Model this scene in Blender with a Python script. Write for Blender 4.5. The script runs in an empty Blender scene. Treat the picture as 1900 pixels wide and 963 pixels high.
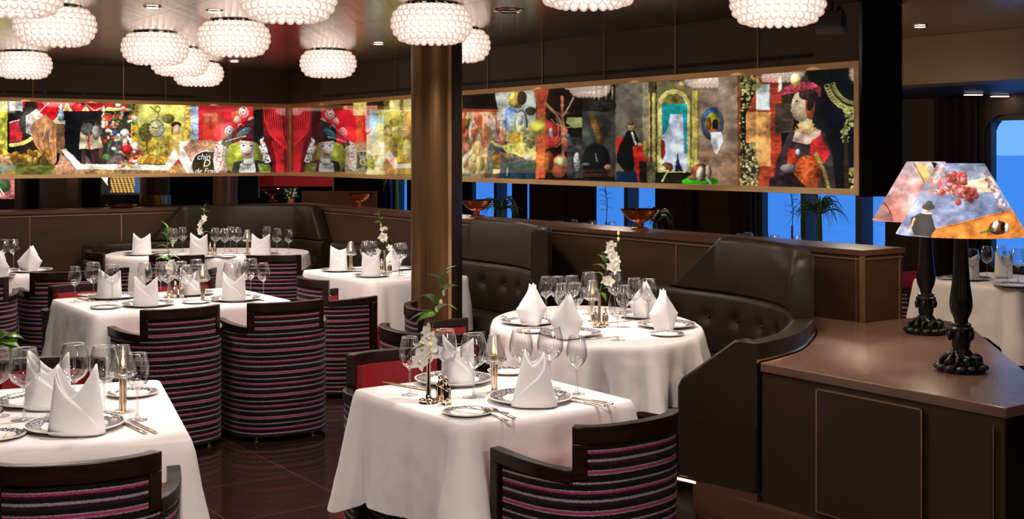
import bpy, math, random
import numpy as np
from mathutils import Vector, Matrix, noise
R_ = math.radians
sin, cos, pi = math.sin, math.cos, math.pi
rnd = random.Random(11)
# ---- the camera model (1900x963 frame) and the two directions of the room
F, YH, CX, CZ = 2300.0, 284.0, 950.0, 1.66
ANG = R_(34.9)
U = Vector((-sin(ANG), cos(ANG), 0))
V = Vector((cos(ANG), sin(ANG), 0))
CEIL = 2.49
def P(px, py, z):
    d = (CZ - z) * F / (py - YH)
    return Vector(((px - CX) / F * d, d, z))
def D(px, d, z=0.0):
    return Vector(((px - CX) / F * d, d, z))
col = bpy.context.scene.collection
# ---- objects
def link(o, parent=None):
    col.objects.link(o)
    if parent is not None:
        o.parent = parent
    return o
def tag(o, label=None, cat=None, group=None, kind=None):
    if label: o['label'] = label
    if cat: o['category'] = cat
    if group: o['group'] = group
    if kind: o['kind'] = kind
    return o
def empty(name, loc=(0, 0, 0), rz=0.0):
    o = bpy.data.objects.new(name, None)
    o.empty_display_size = 0.05
    o.location = loc
    o.rotation_euler = (0, 0, rz)
    return link(o)
class MB:
    def __init__(s):
        s.v, s.f, s.m = [], [], []
    def add(s, v, f, mi=0):
        b = len(s.v)
        s.v += [tuple(p) for p in v]
        s.f += [tuple(b + i for i in q) for q in f]
        s.m += [mi] * len(f)
        return s
    def box(s, x0, x1, y0, y1, z0, z1, mi=0, M=None):
        v = [Vector(p) for p in ((x0,y0,z0),(x1,y0,z0),(x1,y1,z0),(x0,y1,z0),(x0,y0,z1),(x1,y0,z1),(x1,y1,z1),(x0,y1,z1))]
        if M is not None: v = [M @ p for p in v]
        return s.add(v, [(0,3,2,1),(4,5,6,7),(0,1,5,4),(1,2,6,5),(2,3,7,6),(3,0,4,7)], mi)
    def lathe(s, prof, seg=24, c=(0,0,0), mi=0, M=None):
        v, f = [], []
        n = len(prof)
        for i in range(seg):
            a = 2 * pi * i / seg
            for r, z in prof:
                v.append(Vector((c[0] + r * cos(a), c[1] + r * sin(a), c[2] + z)))
        for i in range(seg):
            j = (i + 1) % seg
            for k in range(n - 1):
                f.append((i*n+k, j*n+k, j*n+k+1, i*n+k+1))
        if M is not None: v = [M @ p for p in v]
        return s.add(v, f, mi)
    def prism(s, poly, z0, z1, mi=0):
        n = len(poly)
        v = [(p[0], p[1], z0) for p in poly] + [(p[0], p[1], z1) for p in poly]
        f = [tuple(range(n - 1, -1, -1)), tuple(range(n, 2 * n))]
        f += [(i, (i+1) % n, n + (i+1) % n, n + i) for i in range(n)]
        return s.add(v, f, mi)
    def tube(s, pts, r, seg=8, mi=0, caps=True):
        pts = [Vector(p) for p in pts]
        n = len(pts)
        rr = r if isinstance(r, (list, tuple)) else [r] * n
        v, f = [], []
        t0 = (pts[1] - pts[0]).normalized()
        up = Vector((0, 0, 1)) if abs(t0.z) < 0.9 else Vector((1, 0, 0))
        for i in range(n):
            t = (pts[min(i+1, n-1)] - pts[max(i-1, 0)]).normalized()
            a = t.cross(up)
            if a.length < 1e-4: a = t.cross(Vector((0, 1, 0)))
            a.normalize(); b = a.cross(t).normalized(); up = b
            for k in range(seg):
                w = 2 * pi * k / seg
                v.append(pts[i] + (a * cos(w) + b * sin(w)) * rr[i])
        for i in range(n - 1):
            for k in range(seg):
                j = (k + 1) % seg
                f.append((i*seg+k, i*seg+j, (i+1)*seg+j, (i+1)*seg+k))
        if caps:
            f.append(tuple(range(seg))[::-1]); f.append(tuple((n-1)*seg + k for k in range(seg)))
        return s.add(v, f, mi)
    def ball(s, c, r, seg=12, rings=7, mi=0, sc=(1, 1, 1), M=None):
        v, f = [], []
        for i in range(rings + 1):
            a = pi * i / rings
            for k in range(seg):
                w = 2 * pi * k / seg
                p = Vector((r*sc[0]*sin(a)*cos(w), r*sc[1]*sin(a)*sin(w), r*sc[2]*cos(a)))
                if M is not None: p = M @ p
                v.append(p + Vector(c))
        for i in range(rings):
            for k in range(seg):
                j = (k + 1) % seg
                f.append((i*seg+k, (i+1)*seg+k, (i+1)*seg+j, i*seg+j))
        return s.add(v, f, mi)
    def torus(s, c, R, r, seg=24, rs=8, mi=0, M=None):
        v, f = [], []
        for i in range(seg):
            a = 2*pi*i/seg
            for k in range(rs):
                w = 2*pi*k/rs
                p = Vector(((R + r*cos(w))*cos(a), (R + r*cos(w))*sin(a), r*sin(w)))
                if M is not None: p = M @ p
                v.append(p + Vector(c))
        for i in range(seg):
            for k in range(rs):
                f.append((i*rs+k, ((i+1)%seg)*rs+k, ((i+1)%seg)*rs+(k+1)%rs, i*rs+(k+1)%rs))
        return s.add(v, f, mi)
    def mesh(s, name, mats, smooth=True, sharp=32, merge=True):
        me = bpy.data.meshes.new(name)
        me.from_pydata(s.v, [], s.f)
        if not isinstance(mats, (list, tuple)): mats = [mats]
        for m in mats: me.materials.append(m)
        if any(s.m): me.polygons.foreach_set('material_index', s.m)
        import bmesh
        bm = bmesh.new(); bm.from_mesh(me)
        if merge: bmesh.ops.remove_doubles(bm, verts=bm.verts, dist=1e-5)
        bmesh.ops.recalc_face_normals(bm, faces=bm.faces)
        bm.to_mesh(me); bm.free()
        if smooth:
            me.polygons.foreach_set('use_smooth', [True] * len(me.polygons))
            try: me.set_sharp_from_angle(angle=R_(sharp))
            except Exception: pass
        me.update()
        return me
    def build(s, name, mats, parent=None, smooth=True, sharp=32, loc=None, bevel=0.0):
        o = bpy.data.objects.new(name, s.mesh(name, mats, smooth, sharp))
        if loc is not None: o.location = loc
        if bevel:
            b = o.modifiers.new('edge', 'BEVEL'); b.width = bevel; b.segments = 2; b.limit_method = 'ANGLE'; b.angle_limit = R_(40)
            b.harden_normals = False
        return link(o, parent)
def copy_tree(o, parent=None):
    c = o.copy(); col.objects.link(c); c.parent = parent
    for ch in KIDS.get(o.name, []):
        copy_tree(ch, c)
    return c
KIDS = {}
def index_kids(root):
    for ch in root.children:
        KIDS.setdefault(root.name, []).append(ch)
        index_kids(ch)
PROTO = {}
def place(kind, loc, rz, label, cat, group=None, make=None, scale=None):
    """first time the thing itself, then copies of it and of each of its parts"""
    if kind not in PROTO:
        o = make(); index_kids(o); PROTO[kind] = o
    else:
        o = copy_tree(PROTO[kind])
        for k in ('label', 'group'):
            if k in o: del o[k]
    o.location = loc; o.rotation_euler = (0, 0, rz)
    if scale is not None: o.scale = scale if hasattr(scale, '__len__') else (scale,) * 3
    return tag(o, label, cat, group)
# ---- materials
def mat(name, color=(0.5,0.5,0.5), rough=0.5, metal=0.0, spec=0.5, emit=None, estr=0.0, coat=0.0, sheen=0.0, ior=1.45, trans=0.0):
    m = bpy.data.materials.new(name); m.use_nodes = True
    b = m.node_tree.nodes['Principled BSDF']; i = b.inputs
    i['Base Color'].default_value = (*color, 1); i['Roughness'].default_value = rough; i['Metallic'].default_value = metal
    i['Specular IOR Level'].default_value = spec; i['IOR'].default_value = ior
    i['Coat Weight'].default_value = coat; i['Coat Roughness'].default_value = 0.08
    i['Sheen Weight'].default_value = sheen; i['Transmission Weight'].default_value = trans
    if emit: i['Emission Color'].default_value = (*emit, 1); i['Emission Strength'].default_value = estr
    return m
def N(m, t, **kw):
    n = m.node_tree.nodes.new(t)
    for k, v in kw.items(): setattr(n, k, v)
    return n
def L(m, a, b): m.node_tree.links.new(a, b)
def noise_col(m, c1, c2, scale=5, detail=4, coord='Object', stretch=(1,1,1), rough_var=None, bump=0.0, bscale=None):
    nt = m.node_tree; b = nt.nodes['Principled BSDF']
    tc = N(m, 'ShaderNodeTexCoord'); mp = N(m, 'ShaderNodeMapping'); mp.inputs['Scale'].default_value = stretch
    L(m, tc.outputs[coord], mp.inputs['Vector'])
    n = N(m, 'ShaderNodeTexNoise'); n.inputs['Scale'].default_value = scale; n.inputs['Detail'].default_value = detail
    L(m, mp.outputs['Vector'], n.inputs['Vector'])
    cr = N(m, 'ShaderNodeValToRGB'); cr.color_ramp.elements[0].position = 0.35; cr.color_ramp.elements[1].position = 0.65
    cr.color_ramp.elements[0].color = (*c1, 1); cr.color_ramp.elements[1].color = (*c2, 1)
    L(m, n.outputs['Fac'], cr.inputs['Fac']); L(m, cr.outputs['Color'], b.inputs['Base Color'])
    if rough_var:
        mr = N(m, 'ShaderNodeMapRange'); mr.inputs['To Min'].default_value = rough_var[0]; mr.inputs['To Max'].default_value = rough_var[1]
        L(m, n.outputs['Fac'], mr.inputs['Value']); L(m, mr.outputs['Result'], b.inputs['Roughness'])
    if bump:
        n2 = N(m, 'ShaderNodeTexNoise'); n2.inputs['Scale'].default_value = bscale or scale * 6; n2.inputs['Detail'].default_value = 3
        L(m, mp.outputs['Vector'], n2.inputs['Vector'])
        bp = N(m, 'ShaderNodeBump'); bp.inputs['Strength'].default_value = bump; bp.inputs['Distance'].default_value = 0.01
        L(m, n2.outputs['Fac'], bp.inputs['Height']); L(m, bp.outputs['Normal'], b.inputs['Normal'])
    return m
M = {}
M['linen'] = noise_col(mat('white_linen', rough=0.75, sheen=0.15), (0.78,0.73,0.72), (0.82,0.77,0.755), 3, bump=0.5, bscale=7)
M['napkin'] = noise_col(mat('white_napkin_linen', rough=0.7, sheen=0.1), (0.80,0.79,0.79), (0.85,0.84,0.84), 12, bump=0.1, bscale=40)
M['wood_frame'] = noise_col(mat('dark_lacquered_wood', rough=0.33, spec=0.35), (0.010,0.003,0.003), (0.018,0.006,0.005), 6, stretch=(1,1,8))
M['red_leather'] = noise_col(mat('red_leather', rough=0.42), (0.28,0.012,0.02), (0.36,0.018,0.028), 8, bump=0.1, bscale=150)
M['leather'] = noise_col(mat('dark_olive_brown_leather', rough=0.42, spec=0.28), (0.017,0.011,0.005), (0.023,0.015,0.008), 4, bump=0.12, bscale=120)
M['button'] = mat('leather_button', (0.02,0.013,0.008), 0.3)
M['panel'] = noise_col(mat('brown_wall_panel', rough=0.5, spec=0.25), (0.044,0.022,0.010), (0.054,0.028,0.013), 3, stretch=(1,1,6))
M['panel_dark'] = noise_col(mat('dark_brown_panel', rough=0.45), (0.016,0.008,0.006), (0.022,0.011,0.008), 3)
M['soffit'] = noise_col(mat('bronze_brown_soffit', rough=0.5), (0.085,0.052,0.024), (0.095,0.058,0.028), 2)
M['black_gloss'] = mat('black_gloss_panel', (0.006,0.004,0.004), 0.15)
M['seam'] = mat('pale_bronze_seam', (0.35,0.22,0.13), 0.35, 0.7)
M['cap'] = noise_col(mat('brown_cap_wood', rough=0.3), (0.075,0.034,0.020), (0.092,0.043,0.026), 4, stretch=(1,1,1))
M['counter_top'] = noise_col(mat('brown_counter_leather', rough=0.3), (0.12,0.066,0.046), (0.15,0.085,0.060), 2.0, bump=0.08, bscale=60, rough_var=(0.18,0.28))
M['counter_side'] = noise_col(mat('counter_side_panel', rough=0.45, spec=.3), (0.030,0.015,0.006), (0.040,0.020,0.008), 1.5)
M['gold'] = noise_col(mat('brushed_gold', rough=0.22, metal=1.0), (0.72,0.42,0.17), (0.85,0.55,0.26), 2, stretch=(1,1,6), rough_var=(0.15,0.35))
M['frame_gold'] = noise_col(mat('satin_gold', rough=0.42, metal=0.85), (0.72,0.43,0.18), (0.9,0.6,0.3), 1.2, stretch=(1,1,5), rough_var=(0.3,0.5))
M['brass'] = mat('polished_brass', (0.85,0.62,0.36), 0.12, 1.0)
M['copper'] = mat('polished_copper', (0.75,0.33,0.16), 0.14, 1.0)
M['silver'] = mat('champagne_silver', (0.86,0.72,0.55), 0.13, 1.0)
M['chrome'] = mat('chrome', (0.8,0.78,0.75), 0.1, 1.0)
M['pillar'] = noise_col(mat('brushed_bronze', rough=0.38, metal=0.85), (0.16,0.085,0.035), (0.20,0.11,0.048), 3, stretch=(30,30,0.6), rough_var=(0.32,0.45))
M['black_iron'] = mat('black_resin', (0.006,0.006,0.006), 0.3, spec=.4)
M['white_china'] = mat('white_china', (0.85,0.83,0.80), 0.12)
M['dark'] = mat('dark_void', (0.004,0.003,0.003), 0.8)
M['curtain'] = noise_col(mat('dark_maroon_curtain', rough=0.9), (0.012,0.004,0.006), (0.02,0.006,0.01), 3)
M['red_wall'] = mat('red_wall_panel', (0.42,0.02,0.035), 0.4)
M['leaf'] = noise_col(mat('green_leaf', rough=0.35), (0.05,0.13,0.015), (0.12,0.26,0.03), 20)
M['leaf_dark'] = noise_col(mat('dark_green_leaf', rough=0.4), (0.012,0.04,0.012), (0.03,0.08,0.02), 10)
M['stem'] = mat('green_stem', (0.12,0.2,0.03), 0.5)
M['petal'] = noise_col(mat('white_orchid_petal', rough=0.5), (0.88,0.87,0.80), (0.9,0.89,0.86), 30)
M['bud'] = mat('pale_orchid_bud', (0.75,0.62,0.3), 0.5)
M['flame'] = mat('candle_flame', (1,0.6,0.2), 0.5, emit=(1,0.62,0.25), estr=1.1)
M['downlight'] = mat('downlight_glow', (1,1,1), 0.5, emit=(1,0.86,0.66), estr=12.0)
M['led'] = mat('warm_led_strip', (1,0.8,0.5), 0.5, emit=(1,0.62,0.28), estr=2.2)
M['strip_light'] = mat('white_strip_light', (1,1,1), 0.5, emit=(1,0.95,0.92), estr=8.0)
M['vent'] = mat('vent_slot', (0.006,0.002,0.003), 0.6)
M['black_plastic'] = mat('black_plastic', (0.012,0.009,0.007), 0.4)
M['window_frame'] = noise_col(mat('window_frame_grey', rough=0.4), (0.05,0.05,0.055), (0.06,0.06,0.065), 3)

def thin_glass(name, tint=(1,1,1), edge=0.75, base=0.06, rough=0.02):
    m = bpy.data.materials.new(name); m.use_nodes = True; nt = m.node_tree; nt.nodes.clear()
    out = N(m, 'ShaderNodeOutputMaterial'); mx = N(m, 'ShaderNodeMixShader'); tr = N(m, 'ShaderNodeBsdfTransparent'); gl = N(m, 'ShaderNodeBsdfGlossy')
    tr.inputs['Color'].default_value = (*tint, 1); gl.inputs['Roughness'].default_value = rough
    lw = N(m, 'ShaderNodeLayerWeight'); lw.inputs['Blend'].default_value = 0.35
    mr = N(m, 'ShaderNodeMapRange'); mr.inputs['From Min'].default_value = 0.0; mr.inputs['From Max'].default_value = 1.0
    mr.inputs['To Min'].default_value = base; mr.inputs['To Max'].default_value = edge
    L(m, lw.outputs['Facing'], mr.inputs['Value']); L(m, mr.outputs['Result'], mx.inputs['Fac'])
    L(m, tr.outputs[0], mx.inputs[1]); L(m, gl.outputs[0], mx.inputs[2]); L(m, mx.outputs[0], out.inputs['Surface'])
    return m
M['glass'] = thin_glass('clear_thin_glass', (0.97,0.97,0.97), 0.95, 0.10)
M['foot_glass'] = thin_glass('wine_glass_foot', (.99,.99,.99), .45, .03)
M['shade_glass'] = thin_glass('candle_shade_glass', (0.95,0.93,0.9), 0.95, 0.34, 0.2)
M['glass_rim'] = thin_glass('bright_glass_rim', (1,1,1), 1.0, 0.75, 0.25)
M['pane'] = thin_glass('window_pane', (0.97,0.98,1.0), 0.3, 0.02)
M['box_glass'] = thin_glass('display_glass', (0.96,0.96,0.96), 0.78, 0.24)

def stripe_mat():
    m = mat('striped_woven_fabric', rough=0.95, sheen=0.04, spec=0.2); nt = m.node_tree; b = nt.nodes['Principled BSDF']
    tc = N(m, 'ShaderNodeTexCoord'); sx = N(m, 'ShaderNodeSeparateXYZ'); L(m, tc.outputs['Object'], sx.inputs[0])
    nz = N(m, 'ShaderNodeTexNoise'); nz.inputs['Scale'].default_value = 160; nz.inputs['Detail'].default_value = 1
    L(m, tc.outputs['Object'], nz.inputs['Vector'])
    ma = N(m, 'ShaderNodeMath', operation='MULTIPLY_ADD'); ma.inputs[1].default_value = 0.004; L(m, nz.outputs['Fac'], ma.inputs[0]); L(m, sx.outputs['Z'], ma.inputs[2])
    md = N(m, 'ShaderNodeMath', operation='MODULO'); md.inputs[1].default_value = 0.128; L(m, ma.outputs[0], md.inputs[0])
    dv = N(m, 'ShaderNodeMath', operation='DIVIDE'); dv.inputs[1].default_value = 0.128; L(m, md.outputs[0], dv.inputs[0])
    cr = N(m, 'ShaderNodeValToRGB'); r = cr.color_ramp; r.interpolation = 'CONSTANT'
    K, PU, GR, PK = (0.006,0.002,0.004), (0.026,0.005,0.014), (0.27,0.22,0.26), (0.34,0.03,0.115)
    stops = [(0.0,K),(0.06,GR),(0.09,PK),(0.16,GR),(0.19,K),(0.30,PU),(0.39,GR),(0.455,K),(0.55,PU),(0.60,PK),(0.655,GR),(0.685,K),(0.80,PU),(0.84,GR),(0.89,K)]
    while len(r.elements) < len(stops): r.elements.new(0.5)
    for e, (p, c) in zip(r.elements, stops): e.position = p; e.color = (*c, 1)
    L(m, dv.outputs[0], cr.inputs['Fac'])
    # weave flecks
    mp = N(m, 'ShaderNodeMapping'); mp.inputs['Scale'].default_value = (260,260,380); L(m, tc.outputs['Object'], mp.inputs['Vector'])
    v = N(m, 'ShaderNodeTexVoronoi'); v.inputs['Scale'].default_value = 1.0; L(m, mp.outputs['Vector'], v.inputs['Vector'])
    mr = N(m, 'ShaderNodeMapRange'); mr.inputs['From Min'].default_value = 0.2; mr.inputs['From Max'].default_value = 0.8; mr.inputs['To Min'].default_value = 1.35; mr.inputs['To Max'].default_value = 0.55
    L(m, v.outputs['Distance'], mr.inputs['Value'])
    mx = N(m, 'ShaderNodeMix', data_type='RGBA', blend_type='MULTIPLY'); mx.inputs['Factor'].default_value = 1.0
    L(m, cr.outputs['Color'], mx.inputs['A']); L(m, mr.outputs['Result'], mx.inputs['B']); L(m, mx.outputs['Result'], b.inputs['Base Color'])
    bp = N(m, 'ShaderNodeBump'); bp.inputs['Strength'].default_value = 0.3; bp.inputs['Distance'].default_value = 0.002
    L(m, v.outputs['Distance'], bp.inputs['Height']); L(m, bp.outputs['Normal'], b.inputs['Normal'])
    return m
M['stripes'] = stripe_mat()

def charger_mat(r_in, r_out, name):
    """white china with a dark blue scroll band between two radii"""
    m = mat(name, (0.85,0.83,0.8), 0.12); b = m.node_tree.nodes['Principled BSDF']
    tc = N(m, 'ShaderNodeTexCoord'); sx = N(m, 'ShaderNodeSeparateXYZ'); L(m, tc.outputs['Object'], sx.inputs[0])
    cx = N(m, 'ShaderNodeCombineXYZ'); L(m, sx.outputs['X'], cx.inputs['X']); L(m, sx.outputs['Y'], cx.inputs['Y'])
    ln = N(m, 'ShaderNodeVectorMath', operation='LENGTH'); L(m, cx.outputs[0], ln.inputs[0])
    g1 = N(m, 'ShaderNodeMath', operation='GREATER_THAN'); g1.inputs[1].default_value = r_in; L(m, ln.outputs['Value'], g1.inputs[0])
    g2 = N(m, 'ShaderNodeMath', operation='LESS_THAN'); g2.inputs[1].default_value = r_out; L(m, ln.outputs['Value'], g2.inputs[0])
    mu = N(m, 'ShaderNodeMath', operation='MULTIPLY'); L(m, g1.outputs[0], mu.inputs[0]); L(m, g2.outputs[0], mu.inputs[1])
    v = N(m, 'ShaderNodeTexVoronoi'); v.feature = 'DISTANCE_TO_EDGE'; v.inputs['Scale'].default_value = 95
    nz = N(m, 'ShaderNodeTexNoise'); nz.inputs['Scale'].default_value = 60
    L(m, cx.outputs[0], nz.inputs['Vector'])
    va = N(m, 'ShaderNodeVectorMath', operation='MULTIPLY_ADD'); va.inputs[1].default_value = (0.012,)*3; L(m, nz.outputs['Color'], va.inputs[0]); L(m, cx.outputs[0], va.inputs[2])
    L(m, va.outputs[0], v.inputs['Vector'])
    lt = N(m, 'ShaderNodeMath', operation='GREATER_THAN'); lt.inputs[1].default_value = 0.05; L(m, v.outputs['Distance'], lt.inputs[0])
    mm = N(m, 'ShaderNodeMath', operation='MULTIPLY'); sn = N(m, 'ShaderNodeSeparateXYZ'); L(m, tc.outputs['Normal'], sn.inputs[0]); up = N(m, 'ShaderNodeMath', operation='GREATER_THAN'); up.inputs[1].default_value = 0.1; L(m, sn.outputs['Z'], up.inputs[0])
    m2 = N(m, 'ShaderNodeMath', operation='MULTIPLY'); L(m, mu.outputs[0], m2.inputs[0]); L(m, up.outputs[0], m2.inputs[1])
    L(m, lt.outputs[0], mm.inputs[0]); L(m, m2.outputs[0], mm.inputs[1])
    mx = N(m, 'ShaderNodeMix', data_type='RGBA'); L(m, mm.outputs[0], mx.inputs['Factor'])
    mx.inputs['A'].default_value = (0.82,0.79,0.76,1); mx.inputs['B'].default_value = (0.008,0.007,0.022,1)
    L(m, mx.outputs['Result'], b.inputs['Base Color'])
    return m
M['charger'] = charger_mat(0.102, 0.149, 'china_with_dark_blue_scroll_rim')
M['bread'] = charger_mat(0.058, 0.084, 'china_with_dark_blue_scroll_edge')

def floor_mat():
    m = mat('polished_dark_stone_tiles', (0.02,0.01,0.006), 0.09, coat=0.3); b = m.node_tree.nodes['Principled BSDF']
    tc = N(m, 'ShaderNodeTexCoord'); mp = N(m, 'ShaderNodeMapping'); mp.inputs['Rotation'].default_value = (0, 0, -ANG)
    mp.inputs['Location'].default_value = (0.25, 0.1, 0); L(m, tc.outputs['Object'], mp.inputs['Vector'])
    br = N(m, 'ShaderNodeTexBrick'); br.offset = 0.0; br.inputs['Scale'].default_value = 1.0; br.inputs['Mortar Size'].default_value = 0.004
    br.inputs['Brick Width'].default_value = 0.6; br.inputs['Row Height'].default_value = 0.6
    br.inputs['Color1'].default_value = (0.018,0.008,0.005,1); br.inputs['Color2'].default_value = (0.026,0.012,0.007,1); br.inputs['Mortar'].default_value = (0.075,0.045,0.03,1)
    L(m, mp.outputs['Vector'], br.inputs['Vector'])
    v = N(m, 'ShaderNodeTexVoronoi'); v.inputs['Scale'].default_value = 26; L(m, mp.outputs['Vector'], v.inputs['Vector'])
    lt = N(m, 'ShaderNodeMath', operation='LESS_THAN'); lt.inputs[1].default_value = 0.05; L(m, v.outputs['Distance'], lt.inputs[0])
    mx = N(m, 'ShaderNodeMix', data_type='RGBA'); L(m, lt.outputs[0], mx.inputs['Factor']); L(m, br.outputs['Color'], mx.inputs['A']); mx.inputs['B'].default_value = (0.45,0.35,0.28,1)
    L(m, mx.outputs['Result'], b.inputs['Base Color'])
    return m
M['floor'] = floor_mat()

def ceiling_mat():
    m = mat('brushed_metal_ceiling', (0.2,0.15,0.12), 0.2, 1.0); b = m.node_tree.nodes['Principled BSDF']
    tc = N(m, 'ShaderNodeTexCoord'); mp = N(m, 'ShaderNodeMapping'); mp.inputs['Rotation'].default_value = (0, 0, -ANG)
    L(m, tc.outputs['Object'], mp.inputs['Vector'])
    br = N(m, 'ShaderNodeTexBrick'); br.offset = 0.0; br.inputs['Scale'].default_value = 1.0; br.inputs['Mortar Size'].default_value = 0.006
    br.inputs['Brick Width'].default_value = 1.25; br.inputs['Row Height'].default_value = 1.25
    br.inputs['Color1'].default_value = (0.34,0.27,0.205,1); br.inputs['Color2'].default_value = (0.38,0.30,0.23,1); br.inputs['Mortar'].default_value = (0.02,0.012,0.008,1)
    L(m, mp.outputs['Vector'], br.inputs['Vector']); L(m, br.outputs['Color'], b.inputs['Base Color'])
    mp2 = N(m, 'ShaderNodeMapping'); mp2.inputs['Scale'].default_value = (70, 1.2, 1); L(m, tc.outputs['Object'], mp2.inputs['Vector'])
    n = N(m, 'ShaderNodeTexNoise'); n.inputs['Scale'].default_value = 1.0; n.inputs['Detail'].default_value = 2; L(m, mp2.outputs['Vector'], n.inputs['Vector'])
    bp = N(m, 'ShaderNodeBump'); bp.inputs['Strength'].default_value = 0.012; bp.inputs['Distance'].default_value = 0.004
    L(m, n.outputs['Fac'], bp.inputs['Height']); L(m, bp.outputs['Normal'], b.inputs['Normal'])
    mr = N(m, 'ShaderNodeMapRange'); mr.inputs['To Min'].default_value = 0.13; mr.inputs['To Max'].default_value = 0.30
    L(m, n.outputs['Fac'], mr.inputs['Value']); L(m, mr.outputs['Result'], b.inputs['Roughness'])
    return m
M['ceiling'] = ceiling_mat()

def ball_mat():
    m = bpy.data.materials.new('glowing_clear_glass_ball'); m.use_nodes = True; nt = m.node_tree; nt.nodes.clear()
    out = N(m, 'ShaderNodeOutputMaterial'); gl = N(m, 'ShaderNodeBsdfGlossy'); gl.inputs['Roughness'].default_value = 0.03
    em = N(m, 'ShaderNodeEmission'); lw = N(m, 'ShaderNodeLayerWeight'); lw.inputs['Blend'].default_value = 0.5
    cr = N(m, 'ShaderNodeValToRGB'); r = cr.color_ramp
    st = [(0.0,(1.0,0.92,0.86)),(0.22,(0.85,0.70,0.62)),(0.4,(0.36,0.24,0.19)),(0.55,(0.75,0.6,0.53)),(0.75,(0.22,0.13,0.09)),(1.0,(0.5,0.38,0.3))]
    while len(r.elements) < len(st): r.elements.new(0.5)
    for e, (p, c) in zip(r.elements, st): e.position = p; e.color = (*c, 1)
    tc = N(m, 'ShaderNodeTexCoord'); n = N(m, 'ShaderNodeTexNoise'); n.inputs['Scale'].default_value = 60; n.inputs['Detail'].default_value = 2
    L(m, tc.outputs['Object'], n.inputs['Vector'])
    ad = N(m, 'ShaderNodeMath', operation='MULTIPLY_ADD'); ad.inputs[1].default_value = 0.5; L(m, n.outputs['Fac'], ad.inputs[0])
    sb = N(m, 'ShaderNodeMath', operation='SUBTRACT'); sb.inputs[1].default_value = 0.25; L(m, lw.outputs['Facing'], sb.inputs[0]); L(m, sb.outputs[0], ad.inputs[2])
    L(m, ad.outputs[0], cr.inputs['Fac']); L(m, cr.outputs['Color'], em.inputs['Color']); em.inputs['Strength'].default_value = 0.40
    mx = N(m, 'ShaderNodeAddShader'); g2 = N(m, 'ShaderNodeMixShader'); tr = N(m, 'ShaderNodeBsdfTransparent')
    g2.inputs['Fac'].default_value = 0.55; L(m, tr.outputs[0], g2.inputs[1]); L(m, gl.outputs[0], g2.inputs[2])
    tr.inputs['Color'].default_value = (0.6,0.55,0.52,1); gl.inputs['Color'].default_value = (0.5,0.45,0.42,1)
    L(m, g2.outputs[0], mx.inputs[0]); L(m, em.outputs[0], mx.inputs[1]); L(m, mx.outputs[0], out.inputs['Surface'])
    try: m.cycles.emission_sampling = 'NONE'
    except Exception: pass
    return m
M['ball'] = ball_mat()
M['core'] = mat('lamp_core_glow', (1,1,1), 0.5, emit=(1,0.9,0.84), estr=2.2)
# ---- a raster painter for the printed pictures: colours per vertex of a fine grid
def hash2(ix, iy, s=0):
    h = (ix.astype(np.int64) * 374761393 + iy.astype(np.int64) * 668265263 + s * 974711) & 0x7fffffff
    h = ((h ^ (h >> 13)) * 1274126177) & 0x7fffffff
    return ((h ^ (h >> 16)) & 0xffff) / 65535.0
def vnoise(x, y, s=0):
    ix, iy = np.floor(x), np.floor(y); fx, fy = x - ix, y - iy
    fx = fx*fx*(3-2*fx); fy = fy*fy*(3-2*fy)
    a, b, c, d = hash2(ix, iy, s), hash2(ix+1, iy, s), hash2(ix, iy+1, s), hash2(ix+1, iy+1, s)
    return (a*(1-fx)+b*fx)*(1-fy) + (c*(1-fx)+d*fx)*fy
def fbm(x, y, s=0, o=3):
    t, a, w = 0, 0.5, 0
    for i in range(o):
        t = t + a*vnoise(x*2**i, y*2**i, s+i); w += a; a *= 0.5
    return t / w
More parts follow.
